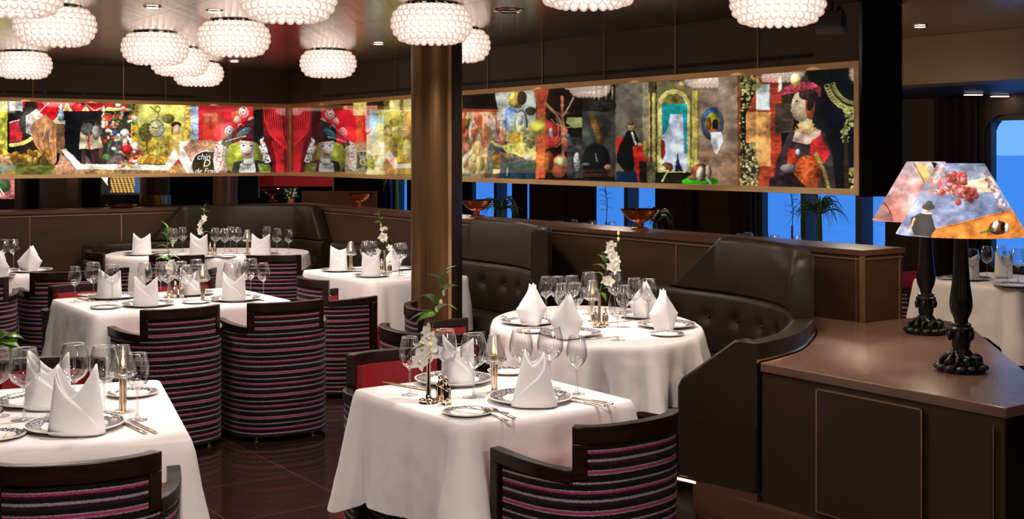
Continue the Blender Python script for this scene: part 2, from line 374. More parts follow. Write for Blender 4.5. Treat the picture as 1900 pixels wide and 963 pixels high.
class Art:
    """paints into an array of colours; x, y are the print's own drawing units"""
    def __init__(s, x, y, bg):
        w = .9; s.x = x + w*2*(fbm(x/5.0, y/5.0, 71, 2)-.5) + w*(fbm(x/2.1, y/2.1, 75, 2)-.5); s.y = y + w*2*(fbm(x/5.0+9, y/5.0, 77, 2)-.5) + w*(fbm(x/2.1+5, y/2.1, 79, 2)-.5)
        s.c = np.ones(x.shape + (3,)) * np.array(bg) / 255.0
    def mix(s, m, color, tex=0, ts=8, tex2=None, seed=3, stretch=(1,1)):
        color = np.array(color, float) / 255.0
        if tex or tex2 is not None:
            n = fbm(s.x/ts/stretch[0], s.y/ts/stretch[1], seed)
            if tex2 is not None:
                k = np.clip((n-0.35)/0.3, 0, 1)[..., None]
                cc = color*(1-k) + np.array(tex2)/255.0*k
            else:
                cc = color * (1 + tex*(n-0.5)*2)[..., None]
        else: cc = color
        m = np.clip(m, 0, 1)[..., None]
        s.c = s.c*(1-m) + np.clip(cc, 0, 1)*m
    def poly(s, pts, color, **kw):
        x, y = s.x, s.y; ins = np.zeros(x.shape, bool); n = len(pts)
        x0, y0 = min(p[0] for p in pts), min(p[1] for p in pts); x1, y1 = max(p[0] for p in pts), max(p[1] for p in pts)
        if not (((x >= x0) & (x <= x1) & (y >= y0) & (y <= y1)).any()): return
        for i in range(n):
            xa, ya = pts[i]; xb, yb = pts[(i+1) % n]
            if ya == yb: continue
            c = ((ya > y) != (yb > y)) & (x < (xb-xa)*(y-ya)/(yb-ya)+xa)
            ins ^= c
        s.mix(ins.astype(float), color, **kw)
    def rect(s, x0, y0, x1, y1, color, **kw):
        s.mix(((s.x >= x0) & (s.x <= x1) & (s.y >= y0) & (s.y <= y1)).astype(float), color, **kw)
    def ell(s, cx, cy, rx, ry, color, rot=0, soft=0.08, **kw):
        a = R_(rot); dx, dy = s.x-cx, s.y-cy
        u = (dx*cos(a)+dy*sin(a))/rx; v = (-dx*sin(a)+dy*cos(a))/ry
        m = np.clip((1-np.sqrt(u*u+v*v))/soft+0.5, 0, 1); s.mix(m, color, **kw)
        if rx*ry > 20: s.c = s.c*(1+m[..., None]*(.16-.42*np.clip((u+.35)**2+(v+.4)**2, 0, 1.3)[..., None]))
    def ring(s, cx, cy, rx, ry, w, color, **kw):
        dx, dy = (s.x-cx)/rx, (s.y-cy)/ry
        d = np.abs(np.sqrt(dx*dx+dy*dy)-1)*min(rx, ry)
        s.mix((w/2-d)+0.5, color, **kw)
    def line(s, pts, w, color, **kw):
        m = np.full(s.x.shape, -9.0)
        for (xa, ya), (xb, yb) in zip(pts[:-1], pts[1:]):
            dx, dy = xb-xa, yb-ya; L2 = dx*dx+dy*dy+1e-9
            t = np.clip(((s.x-xa)*dx+(s.y-ya)*dy)/L2, 0, 1)
            d = np.hypot(s.x-xa-t*dx, s.y-ya-t*dy)
            m = np.maximum(m, w/2-d+0.4)
        s.mix(m, color, **kw)
    def dots(s, n, x0, y0, x1, y1, r0, r1, colors, seed=1):
        g = random.Random(seed)
        for _ in range(n):
            s.ell(g.uniform(x0,x1), g.uniform(y0,y1), g.uniform(r0,r1), g.uniform(r0,r1), g.choice(colors), soft=0.3)
def painterly(a, amt=.15):
    """brushwork: fine mottling and a few strokes over the whole print"""
    n = 1 + amt*(fbm(a.x/3.2, a.y/3.2, 51, 4)-.5)*2 + amt*.8*(fbm(a.x/1.1, a.y/1.6, 55, 2)-.5)*2 + .42*(fbm(a.x/17, a.y/13, 58, 2)-.5)*2
    h = (fbm(a.x/2.0, a.y/2.4, 61, 2) > .76)*.15
    return np.clip(a.c*n[..., None] + h[..., None]*a.c, 0, 1)
def arc(cx, cy, rx, ry, a0, a1, n=14):
    return [(cx+rx*cos(R_(a0+(a1-a0)*i/n)), cy+ry*sin(R_(a0+(a1-a0)*i/n))) for i in range(n+1)]
RED, GOLD, CREAM, BLK = (205,25,38), (205,160,50), (240,225,190), (8,10,12)
def paint_left(x, y):
    a = Art(x, y, (9,14,17))
    a.rect(-40,150,14,300,(190,185,70),tex=0.5,ts=6); a.rect(-120,150,-40,340,(60,70,30),tex=0.6)
    a.poly([(18,186),(250,188),(250,206),(200,200),(190,214),(165,205),(150,214),(135,203),(92,240),(60,226),(46,200),(18,200)],RED,tex=0.25,ts=7)
    a.rect(18,186,42,214,(205,205,205),tex=0.4,ts=6); a.ell(30,213,16,8,(20,20,22)); a.ell(58,198,12,14,(14,14,16))
    a.poly([(18,228),(45,222),(40,262),(18,264)],(200,40,52),tex=0.2)
    a.line(arc(20,235,50,34,20,90),7,(235,220,120)); a.line([(18,228),(30,224),(44,222)],2,(240,235,225))
    path = [(92,236),(116,212),(124,196),(132,208),(142,216),(152,214),(158,200),(164,210),(174,216),(188,214),(200,204),(243,206)]
    a.line(path,7,(225,190,70)); a.line([(p[0],p[1]-4) for p in path],2.2,(250,245,225)); a.line([(70,210),(90,192)],2,(245,235,215))
    a.line([(160,194),(176,206),(195,196)],2,(245,235,215))
    a.ell(56,226,20,24,(60,60,62),rot=20,tex=0.7,ts=3)
    g = random.Random(4)
    for i in range(26):
        w = 2*pi*i/26; a.line([(56,226),(56+24*cos(w),226+27*sin(w))],1.6,(75,75,78))
    a.poly([(48,214),(68,202),(88,222),(66,256),(48,246)],(228,220,210),tex=0.2,ts=3)
    a.poly([(62,226),(84,212),(104,230),(108,262),(104,300),(98,308),(88,296),(74,284),(62,262),(57,242)],(200,140,92),tex=0.28,ts=9)
    for i in range(4): a.line([(68+i*10,246),(73+i*9,270),(84+i*6,292)],1.4,(110,62,38))
    a.line([(84,240),(80,258)],3,(240,200,160)); a.line([(95,240),(92,262)],3,(235,190,150))
    a.line([(118,240),(126,252),(136,258)],7,(214,158,112))
    a.rect(118,206,258,306,(8,14,20),tex=0.5,ts=12)
    a.rect(104,226,120,284,(118,82,52),tex=0.45,ts=3); a.rect(103,224,121,230,(225,210,180))
    a.ell(113,214,6,12,(160,200,215),tex=0.5,ts=3); a.ell(113,198,3,5,(190,215,225))
    a.poly([(150,242),(160,232),(178,234),(186,256),(192,274),(170,277),(147,276),(148,256)],(214,196,160),tex=0.3,ts=6)
    a.ell(163,240,13,12,(92,96,92),tex=0.5,ts=4); a.ell(178,246,7,14,(150,145,135),tex=0.4,ts=4)
    a.line([(166,248),(164,262),(168,290)],3.5,(196,50,40)); a.poly([(150,278),(190,278),(196,306),(146,306)],(20,22,30))
    a.rect(243,190,256,308,(206,158,58),tex=0.55,ts=3); a.rect(256,190,342,292,(216,214,110),tex=0.12,ts=20)
    a.rect(256,236,342,290,(150,140,48),tex=0.5,ts=8); a.ell(272,246,13,18,(92,92,36),tex=0.6,ts=4); a.ell(312,220,12,9,(120,112,30),tex=0.6,ts=3)
    a.rect(270,250,274,280,(80,60,25)); a.dots(60,262,262,338,288,1,3,[(160,110,40),(90,70,30),(200,170,80),(120,60,30)],5)
    a.rect(245,290,316,304,(200,150,48),tex=0.6,ts=3); a.rect(341,196,354,262,(214,176,84),tex=0.5,ts=3); a.rect(354,197,368,260,(176,200,226),tex=0.4,ts=3)
    a.ell(290,238,15,16,(60,50,24)); a.ell(290,238,13.6,14.5,(236,226,170)); a.ell(290,238,8,8.5,(216,204,140))
    for i in range(12):
        w = 2*pi*i/12; a.line([(290+10.5*cos(w),238+11*sin(w)),(290+12.2*cos(w),238+12.8*sin(w))],1.2,(40,30,16))
    a.line([(290,238),(282,236)],1.6,(25,20,14)); a.line([(290,238),(298,234)],1.4,(25,20,14))
    a.ring(292,203,5,5,1.4,(50,50,24)); a.line([(292,208),(294,214),(291,220)],1.5,(50,50,24)); a.line([(278,198),(285,203)],2,(60,70,40))
    FL = [(214,44,40),(240,226,210),(238,150,130),(52,92,44),(200,70,40),(90,120,60),(250,240,225),(170,30,40)]
    g = random.Random(9)
    for i in range(120):
        t = g.random(); px = 205+40*t+g.gauss(0,9)-(18 if t < .5 else 0)*(1-t); py = 205+100*t+g.gauss(0,9)
        a.ell(max(px,192), min(py,308), g.uniform(2,5), g.uniform(2,5), g.choice(FL), soft=0.3)
    for i in range(40):
        a.ell(g.uniform(212,250), g.uniform(192,230), g.uniform(2,4), g.uniform(2,4), g.choice([(60,110,50),(40,80,40),(240,230,215),(226,120,80)]), soft=0.3)
    a.ell(236,278,9,10,(206,30,34)); a.ell(232,246,8,7,(246,226,214)); a.ell(213,246,5,6,(40,60,120)); a.ell(250,220,7,5,(245,225,205),rot=30)
    a.ell(198,292,8,7,(60,104,48),tex=0.5,ts=3); a.ell(252,272,7,9,(235,220,200)); a.rect(252,278,262,288,(150,40,40))
    a.poly([(314,262),(330,252),(336,290),(312,292)],(180,140,60),tex=0.4,ts=3)
    a.ell(327,232,10,6,(52,32,22)); a.ell(328,240,7,9,(232,200,160)); a.line([(320,238),(319,248)],3,(60,36,22))
    a.rect(320,250,335,288,(206,176,98),tex=0.4,ts=3); a.rect(316,288,334,314,(206,40,36),tex=0.2,ts=3); a.rect(324,290,326,314,(120,20,20)); a.rect(314,314,336,320,(220,180,90))
    a.rect(368,194,470,262,(208,26,44),tex=0.1,ts=12); a.rect(400,232,425,262,(222,50,62))
    a.rect(18,306,340,330,(170,128,76),tex=0.5,ts=3)
    a.poly([(112,278),(122,276),(150,304),(306,306),(322,276),(334,292),(312,316),(142,314)],(240,232,214),tex=0.1)
    a.poly([(112,282),(142,316),(128,330),(104,330)],(150,108,64),tex=0.5,ts=2); a.line([(204,308),(204,314)],1,(120,100,80)); a.line([(260,308),(260,314)],1,(120,100,80))
    a.ell(228,306,5,5,(200,140,50)); a.ring(224,307,4,4,1.2,(60,40,20)); a.line([(232,304),(246,310)],4,(206,170,80))
    a.poly([(336,262),(392,260),(414,266),(410,330),(340,330),(334,290)],(190,140,110),tex=0.45,ts=2)
    a.poly([(334,262),(352,262),(340,275),(356,304),(364,326),(352,330),(332,296)],(244,238,226)); a.ell(384,306,28,26,(10,12,12))
    a.line(arc(384,306,28,26,180,290),2,(240,235,225))
    a.rect(18,286,60,330,(120,110,40),tex=0.6,ts=4); a.rect(-120,284,20,330,(176,132,52),tex=0.6,ts=5)
    a.dots(90,-60,282,96,302,3,7,[(196,150,60),(170,120,40),(210,170,80),(120,86,30)],2); a.poly([(-80,306),(100,304),(108,330),(-80,330)],(96,104,40),tex=0.6,ts=3,stretch=(4,1))
    # portrait under a dark hat
    a.ell(410,296,14,36,(240,226,214),tex=0.3,ts=2.5); a.dots(70,400,258,420,326,0.8,1.6,[(200,50,60),(210,80,90)],7)
    a.ell(455,292,36,40,(158,166,56),tex=0.15,ts=14)
    for cx, cy, r in ((452,208,9),(440,222,6),(466,224,6),(426,244,9),(447,236,6),(452,196,5)):
        a.ell(cx,cy,r,r*1.15,(232,226,214)); a.ring(cx,cy,r*.6,r*.7,1.1,(140,30,40)); a.ell(cx,cy,r*.25,r*.25,(150,30,40))
    a.poly([(478,262),(488,254),(503,300),(492,306)],(236,230,222)); a.dots(60,480,256,500,304,0.8,1.5,[(40,20,20),(90,30,30)],8)
    a.poly([(428,330),(434,302),(452,296),(476,296),(498,304),(510,330)],(28,32,36),tex=0.5,ts=4)
    a.poly([(442,330),(446,304),(458,298),(472,300),(476,330)],(214,212,206),tex=0.35,ts=2); a.rect(452,284,470,302,(236,228,212)); a.line(arc(460,298,12,8,0,180),3,(120,120,118))
    a.poly([(478,302),(500,306),(508,330),(484,330)],(120,136,60),tex=0.5,ts=4)
    a.ell(459,272,14,23,(240,230,212)); a.poly([(440,252),(480,250),(484,272),(474,264),(446,260)],(24,20,20)); a.ell(446,262,3,6,(226,214,200)); a.line([(447,267),(471,267)],.8,(150,138,126)); a.line([(448,274),(470,274)],.7,(170,158,146))
    a.ell(452,270,2.6,1.5,(60,50,44)); a.ell(466,270,2.6,1.5,(60,50,44)); a.line([(448,266),(456,265)],1,(70,56,48)); a.line([(462,265),(470,266)],1,(70,56,48))
    a.line([(459,270),(457,279),(460,280)],1,(190,160,140)); a.line([(454,285),(459,287),(464,285)],2.6,(190,28,34))
    a.poly([(410,268),(414,258),(426,250),(440,238),(452,226),(472,220),(488,228),(490,250),(478,256),(450,258),(434,266),(416,272)],(14,30,38),tex=0.5,ts=5)
    a.ell(452,245,15,6,(52,118,124),rot=-30,tex=0.9,ts=2.2); a.ell(480,236,9,17,(12,14,16)); a.ell(450,232,3,3,(206,40,80)); a.line([(418,263),(440,256),(456,252)],2,(200,214,210))
    a.poly([(486,194),(540,194),(540,330),(500,330),(506,300),(490,262)],(84,20,24),tex=0.3,ts=10)
    for k in range(9):
        a.line([(488+k*4,196),(492+k*4,225+k*3),(500+k*4,248+k*3),(512+k*2.5,262+k*2)],1.8,(226,44,48))
    for k in range(5): a.line([(505+k*5,262+k*2),(512+k*3,290),(514+k*3,322)],2.4,(214,36,40))
    return painterly(a)
def paint_right(x, y):
    a = Art(x, y, (24,20,18))
    a.rect(536,190,600,335,(60,14,18),tex=0.5,ts=8)
    for k in range(7): a.line([(545+k*5,196),(548+k*4,240),(546+k*3,262),(544+k*2,320)],1.8,(200,34,40))
    a.rect(600,190,660,335,(26,18,16),tex=0.5,ts=8); a.rect(624,204,678,268,(188,24,30),tex=0.2); a.rect(600,190,640,204,(20,14,12))
    a.rect(636,196,700,204,(200,110,80),tex=0.4,ts=2); a.rect(640,266,680,335,(110,100,60),tex=0.6,ts=3)
    a.rect(655,186,680,214,(236,206,110),tex=0.5,ts=4); a.rect(660,214,674,262,(206,90,40),tex=0.4,ts=5)
    a.rect(680,214,714,318,(150,206,226),tex=0.15); a.poly([(680,240),(714,226),(714,318),(680,318)],(236,232,170),tex=0.2); a.rect(680,288,714,318,(170,160,60),tex=0.6,ts=4)
    a.line([(678,200),(679,244)],1.6,(220,225,225)); a.line(arc(680,234,10,14,20,160),2.2,(150,40,36))
    a.rect(712,184,770,335,(150,130,50),tex=0.5,ts=5); a.rect(722,184,742,206,(240,220,140)); a.rect(748,184,764,206,(240,220,140)); a.rect(728,206,736,335,(176,150,70)); a.rect(752,206,760,300,(206,110,60))
    a.ell(730,241,4,6,(230,200,160)); a.poly([(722,250),(738,250),(738,292),(722,292)],(70,60,40),tex=0.5,ts=3); a.rect(724,292,730,326,(190,50,40)); a.rect(732,292,737,326,(220,190,120)); a.ell(756,280,10,22,(190,180,120))
    a.rect(680,316,714,335,(240,220,150)); a.rect(770,180,862,340,(120,90,50),tex=0.5,ts=6)
    # market rail
    a.rect(858,170,926,206,(14,10,14)); a.dots(40,862,194,930,206,1,3,[(14,10,14),(30,24,30)],3)
    a.rect(858,205,930,336,(206,176,130),tex=0.35,ts=6); a.rect(858,203,930,208,(170,60,40),tex=0.4,ts=3)
    g = random.Random(21)
    for i in range(46):
        px = g.uniform(860,936); h = g.uniform(16,50); c = g.choice([(190,60,40),(240,228,196),(150,50,30),(120,100,40),(232,190,150),(206,120,80)])
        py = g.uniform(206,236); a.ell(px, py+h/2, g.uniform(2,5), h/2, c, soft=0.3)
    for i in range(26): a.ell(g.uniform(860,902), g.uniform(270,325), g.uniform(3,7), g.uniform(6,18), g.choice([(240,230,170),(232,214,140),(150,120,60),(190,120,90)]), soft=0.3)
    a.rect(904,262,936,336,(90,92,92),tex=0.4,ts=8); a.rect(914,284,932,330,(120,76,44),tex=0.6,ts=3,stretch=(5,1)); a.rect(914,314,932,322,(250,210,150))
    a.poly([(918,172),(994,160),(994,260),(930,262),(924,205)],(196,204,190),tex=0.2,ts=16)
    a.ell(958,185,16,16,(206,180,80),tex=0.5,ts=6); a.ell(968,182,9,13,(60,52,44),tex=0.4); a.ell(984,206,10,8,(50,56,44),tex=0.5,ts=4)
    a.rect(930,236,995,262,(196,190,130),tex=0.4,ts=6); a.ell(948,222,14,24,(110,150,226),tex=0.5,ts=3); a.ell(946,252,3,42,(120,160,235),tex=0.4)
    a.ell(967,234,12,30,(24,28,26)); a.ell(967,233,9.6,27,(200,206,214),tex=0.3,ts=5); a.ell(965,222,6,12,(90,140,220),tex=0.4,ts=3)
    a.ell(968,238,3,7,(206,170,60)); a.rect(965,244,970,274,(220,190,90)); a.rect(944,246,965,272,(176,100,44),tex=0.5,ts=3)
    a.poly([(934,268),(1000,262),(1000,296),(976,298),(960,288),(934,280)],(220,204,120),tex=0.5,ts=4); a.poly([(930,278),(960,290),(1000,300),(1000,338),(926,336)],(36,62,78),tex=0.4,ts=10)
    a.ell(980,292,8,5,(230,226,214)); a.line([(942,312),(940,326)],2,(230,235,240)); a.ell(984,254,10,22,(190,176,120),tex=0.5,ts=4)
    a.rect(1012,158,1090,340,(22,16,14),tex=0.4,ts=8); a.poly([(990,168),(1018,166),(1012,196),(1012,330),(994,332),(996,196)],(190,78,48),tex=0.4,ts=5)
    a.rect(996,246,1010,330,(226,96,60),tex=0.4,ts=5); a.ell(998,236,16,14,(236,214,90),soft=0.6)
    a.line([(1012,192),(1034,214),(1040,230)],6,(150,110,76)); a.line([(1043,180),(1045,300)],5.5,(176,110,80)); a.line([(1064,182),(1046,214)],3,(190,150,120))
    a.poly([(1012,220),(1040,236),(1040,270),(1012,276)],(180,50,46),tex=0.3); a.ell(1022,246,4,9,(226,220,220))
    for k in range(3): a.line(arc(1026,240,10+k*6,22+k*6,-70,80),1.3,(220,180,140))
    a.line(arc(1052,206,34,30,60,150),1.6,(220,200,150)); a.poly([(1052,218),(1082,218),(1082,236),(1064,238),(1050,228)],(170,178,110))
    a.ell(1048,258,7,24,(206,120,90),tex=0.4,ts=3); a.ell(1038,308,16,22,(214,104,76),rot=10,tex=0.4,ts=6); a.ell(1040,300,12,10,(220,206,140),tex=0.3); a.ell(1018,300,9,20,(150,70,40),tex=0.5,ts=3)
    a.rect(1052,255,1082,330,(58,56,56),tex=0.6,ts=7); a.ell(1070,300,6,18,(206,206,200),tex=0.7,ts=3); a.ell(1052,252,6,4,(90,120,110))
    a.rect(1080,205,1144,326,(58,58,54),tex=0.45,ts=14); a.ell(1108,242,8,36,(112,84,44),rot=-20,tex=0.4,ts=2.5); a.ell(1094,262,12,26,(76,84,74),rot=-20)
    a.ell(1106,300,26,34,(24,24,26)); a.line([(1104,284),(1108,300)],2,(160,160,160)); a.ell(1128,310,7,5,(176,120,90)); a.ell(1087,305,7,3,(120,130,120)); a.rect(1080,322,1144,328,(74,44,30))
    a.rect(1080,160,1144,206,(30,28,24),tex=0.4)
    a.rect(1142,152,1208,345,(104,96,84),tex=0.16,ts=24); a.rect(1192,150,1208,280,(150,138,110),tex=0.2)
    a.ell(1122,196,22,12,(40,38,38),tex=0.8,ts=3)
    for px in (1102,1111,1124,1136): a.rect(px-1.2,160,px+1.2,184,(170,160,110))
    a.rect(1010,334,1184,345,(12,34,52)); a.rect(1143,318,1183,345,(14,44,76))
    a.rect(1143,255,1157,284,(214,50,44)); a.poly([(1144,286),(1150,268),(1164,242),(1176,240),(1186,262),(1178,282),(1176,318),(1158,318),(1144,300)],(10,18,16))
    a.ell(1172,234,7,9,(214,176,110)); a.ell(1170,228,6,5,(120,88,44)); a.line([(1172,246),(1180,268)],3.5,(226,226,220)); a.ell(1188,268,5,2.5,(224,180,140),rot=20)
    a.poly([(1174,272),(1194,268),(1202,300),(1196,335),(1184,340),(1176,300)],(186,40,34),tex=0.25,ts=5); a.ell(1198,275,6,16,(180,150,80),tex=0.6,ts=3); a.rect(1186,300,1206,345,(20,24,20))
    # two gilt columns and an arched mirror
    a.rect(1204,152,1216,345,(190,176,96),tex=0.3,ts=5,stretch=(1,10)); a.rect(1206,152,1210,345,(60,52,30)); a.rect(1200,300,1217,345,(96,92,60),tex=0.5,ts=4); a.rect(1203,152,1216,172,(70,62,36),tex=0.5,ts=3)
    a.rect(1218,150,1296,345,(110,102,70),tex=0.2); a.poly([(1220,325)]+arc(1250,196,30,30,180,360)+[(1280,325)],(210,196,110),tex=0.3,ts=5)
    a.poly([(1226,318)]+arc(1251,198,24,24,180,360)+[(1275,318)],(210,222,240),tex=0.14,ts=18); a.poly([(1230,194)]+arc(1250,194,22,20,180,360)+[(1272,194)],(116,110,54),tex=0.5,ts=5)
    a.rect(1228,193,1275,212,(24,150,150),tex=0.3,ts=4,stretch=(.5,2)); a.poly([(1228,212),(1243,212),(1241,234),(1232,250),(1228,250)],(20,140,150),tex=0.4,ts=3,stretch=(.5,3)); a.poly([(1267,212),(1275,212),(1275,286),(1269,284)],(20,140,160),tex=0.4,ts=3,stretch=(.5,3))
    a.poly([(1226,258),(1233,262),(1235,280),(1230,298),(1226,292)],(150,34,30)); a.poly([(1257,280),(1261,304),(1268,318),(1251,318),(1254,304)],(20,28,44)); a.ell(1238,310,11,9,(112,70,44),tex=0.4,ts=4); a.ell(1230,316,6,8,(220,190,140))
    a.rect(1216,320,1284,345,(24,22,12),tex=0.4); a.line([(1228,318),(1240,316),(1228,336)],3,(220,210,140))
    a.rect(1284,168,1294,306,(206,190,90),tex=0.25,ts=4,stretch=(1,10)); a.rect(1281,296,1298,312,(180,164,90),tex=0.4,ts=3); a.rect(1283,310,1296,340,(90,86,60),tex=0.4)
    a.rect(1296,136,1372,352,(142,120,100),tex=0.18,ts=22); a.rect(1296,280,1372,352,(150,118,92),tex=0.2,ts=14)
    a.ell(1322,230,21,31,(66,70,64)); a.ell(1322,228,19,28,(52,94,140),tex=0.5,ts=3); a.ell(1322,229,13,20,(190,180,50),tex=0.2); a.ell(1315,230,5,13,(150,80,30)); a.ell(1327,232,6,11,(24,26,24)); a.ell(1324,244,10,5,(150,90,50))
    a.poly([(1318,246),(1338,244),(1342,262),(1330,286),(1324,282),(1319,262)],(236,236,238),tex=0.1,ts=4,stretch=(.5,3))
    a.ell(1299,337,34,9,(44,190,24),tex=0.4,ts=2.5); a.ell(1301,320,19,16,(128,66,44),tex=0.4,ts=6); a.ell(1298,322,6,15,(228,214,190),rot=10); a.ell(1313,318,4,12,(228,214,190)); a.ell(1284,330,8,5,(170,120,80)); a.line([(1310,330),(1318,340)],4,(220,206,180))
    # curtain lace, door and a sitter in profile, drawn plainly
    a.rect(1368,130,1374,352,(120,64,36)); a.rect(1374,126,1600,362,(14,18,20),tex=0.3)
    a.rect(1384,140,1450,352,(150,60,36),tex=0.35,ts=6); a.rect(1384,208,1430,308,(216,150,86),tex=0.3,ts=8); a.poly([(1374,140),(1410,150),(1384,212),(1374,212)],(16,18,14))
    a.rect(1403,156,1428,204,(206,220,216),tex=0.08); a.rect(1430,140,1450,352,(170,60,40),tex=0.4,ts=2.5,stretch=(6,1)); a.rect(1438,192,1472,246,(72,58,50),tex=0.3,ts=2,stretch=(6,1)); a.rect(1444,142,1450,176,(220,220,206)); a.rect(1450,140,1500,192,(40,34,28),tex=0.4)
    a.poly([(1500,150),(1592,140),(1592,362),(1520,362),(1498,250)],(10,18,24),tex=0.3,ts=14)
    LC = [(150,150,90),(190,180,110),(110,110,60)]
    a.dots(60,1374,140,1412,166,1.2,4,LC,31); a.dots(24,1376,166,1396,200,1.2,3.5,LC,32); a.dots(40,1372,200,1380,352,1,2.4,LC,33); a.poly([(1374,262),(1394,266),(1410,312),(1404,352),(1374,352)],(40,36,28)); a.dots(120,1374,262,1406,350,1,3.4,LC+[(206,200,150)],34)
    for k in range(3): a.line(arc(1592,140,64-k*9,70-k*9,95,165),3.2,(96,100,50)); 
    for k in range(14):
        w = R_(98+k*5); a.ring(1592+60*cos(w),142+64*sin(w),4,4,1.4,(200,190,110)); a.ring(1592+48*cos(w),142+50*sin(w),3,3,1.2,(176,170,96))
    a.dots(50,1568,200,1590,240,1.5,4,LC,35); a.dots(20,1562,236,1574,262,1.5,3.4,LC,36); a.dots(40,1572,310,1592,352,1.5,5,LC,37); a.poly([(1566,250),(1572,250),(1576,350),(1566,350)],(50,38,26))
    a.poly([(1430,362),(1440,300),(1462,250),(1480,236),(1506,232),(1530,248),(1544,290),(1552,362)],(60,48,50),tex=0.3,ts=8)
    a.poly([(1470,262),(1476,242),(1500,232),(1524,242),(1520,262),(1496,268)],(206,176,156)); a.poly([(1504,262),(1524,250),(1540,286),(1526,306),(1504,300)],(196,44,50),tex=0.3,ts=4); a.poly([(1462,276),(1474,276),(1478,302),(1460,306)],(206,60,36),tex=0.3)
    a.poly([(1484,216),(1504,212),(1510,240),(1482,240)],(224,196,140)); a.line(arc(1495,226,16,14,20,160),3,(220,180,70)); a.line(arc(1495,230,20,18,20,160),2,(200,150,60))
    a.ell(1488,196,20,30,(236,214,176),rot=6); a.poly([(1472,196),(1466,206),(1472,209)],(236,214,176)); a.ell(1503,196,9,26,(190,84,56)); a.ell(1478,188,2.6,1.2,(60,44,36)); a.line([(1472,217),(1478,218)],1.8,(190,60,50))
    a.poly([(1438,176),(1458,160),(1480,152),(1508,152),(1524,164),(1522,180),(1506,174),(1480,172),(1456,176)],(150,54,66),tex=0.6,ts=4); a.ell(1500,176,18,10,(60,40,44),tex=.5,ts=3); a.ell(1476,148,9,12,(206,196,110)); a.ell(1504,190,7,16,(30,22,24),rot=10)
    a.ell(1498,322,26,34,(206,92,44),tex=0.5,ts=4); a.ell(1462,312,15,8,(170,160,156)); a.line([(1514,286),(1530,320),(1540,360)],7,(150,140,66),tex=0.6,ts=2); a.poly([(1428,330),(1470,320),(1500,352),(1500,364),(1426,364)],(36,30,34),tex=0.5,ts=6); a.ell(1480,282,4,6,(200,210,220))
    return painterly(a)
def paint_shade_near(x, y):
    a = Art(x, y, (112,124,158)); a.mix(fbm(x/30,y/16,5)*1.4-0.3,(176,178,200))
    a.poly([(1640,320),(1900,306),(1900,336),(1640,342)],(150,158,176),tex=0.2)
    a.poly([(1735,352),(1838,326),(1852,356),(1745,360)],(246,224,180))
    a.poly([(1719,448),(1738,424),(1874,389),(1905,400),(1905,460),(1719,460)],(232,140,62),tex=0.1,ts=14); a.line([(1733,428),(1874,392)],1.6,(160,84,34)); a.line([(1736,432),(1878,395)],0.9,(190,106,50))
    g = random.Random(5)
    for i in range(80):
        t = g.random(); px = 1745-22*abs(t-.15)+t*60 + g.gauss(0,7); py = 320+t*40+g.gauss(0,8)
        if t < .3: px = g.uniform(1722,1752); py = g.uniform(312,362)
        a.ell(px, py, g.uniform(3,6), g.uniform(3,6), g.choice([(206,96,84),(222,140,130),(186,70,62),(235,180,172)]), soft=0.4)
    for i in range(26): a.ell(g.uniform(1770,1792), g.uniform(322,340), 5, 5, g.choice([(200,84,74),(226,150,140)]), soft=0.4)
    for i in range(20): a.ell(1790+g.uniform(0,22), 352+g.uniform(0,20), 5, 5, g.choice([(196,80,70),(220,130,124)]), soft=0.4)
    a.poly([(1691,404),(1706,396),(1728,396),(1736,424),(1728,440),(1698,436),(1690,420)],(34,30,20)); a.line([(1697,406),(1688,430)],4,(220,180,150)); a.ell(1720,389,7,8,(214,176,140)); a.ell(1723,384,12,6,(34,26,20)); a.ell(1724,379,7,6,(30,24,18)); a.line([(1712,395),(1727,397)],3,(235,230,220))
    for i in range(40):
        t = g.random(); a.ell(1824+t*40+g.gauss(0,3), 318+t*72+g.gauss(0,4), 2.6, 3.2, g.choice([(230,220,220),(206,150,140),(150,110,110)]), soft=0.4)
    a.ell(1852,423,17,13,(112,60,32),tex=0.3,ts=5); a.ell(1846,420,5,11,(236,226,206),rot=15); a.ell(1860,420,4,9,(30,20,14)); a.ell(1868,424,4,10,(230,220,200)); a.line([(1820,432),(1842,426)],5,(96,110,50))
    return painterly(a,.07)
def paint_shade_far(x, y):
    a = Art(x, y, (176,112,104)); a.mix(fbm(x/26,y/22,9)*2.2-0.6,(214,178,178)); a.mix((340-y)/40.0,(190,176,190)); a.mix((y-376)/60.0,(216,112,88))
    a.poly([(1696,302),(1722,306),(1740,340),(1722,350),(1702,322)],(226,190,120)); a.line([(1696,303),(1716,340)],1.6,(90,60,30)); a.poly([(1712,300),(1745,300),(1740,330),(1728,322)],(240,226,214)); a.poly([(1728,300),(1740,304),(1736,318)],(40,36,40))
    a.line([(1640,374),(1652,392),(1656,412)],2.6,(70,50,34)); a.poly([(1622,404),(1640,376),(1654,400),(1656,414)],(150,110,100))
    return painterly(a,.07)
def print_mat(name, strength, diffuse=0.3):
    m = mat(name, (0.5,0.5,0.5), 0.4); b = m.node_tree.nodes['Principled BSDF']
    at = N(m, 'ShaderNodeAttribute'); at.attribute_name = 'print'
    mu = N(m, 'ShaderNodeMix', data_type='RGBA', blend_type='MULTIPLY'); mu.inputs['Factor'].default_value = 1; mu.inputs['B'].default_value = (diffuse,)*3+(1,)
    L(m, at.outputs['Color'], mu.inputs['A']); L(m, mu.outputs['Result'], b.inputs['Base Color'])
    L(m, at.outputs['Color'], b.inputs['Emission Color']); b.inputs['Emission Strength'].default_value = strength
    return m
def srgb2lin(c):
    return np.where(c <= 0.04045, c/12.92, ((c+0.055)/1.055)**2.4)
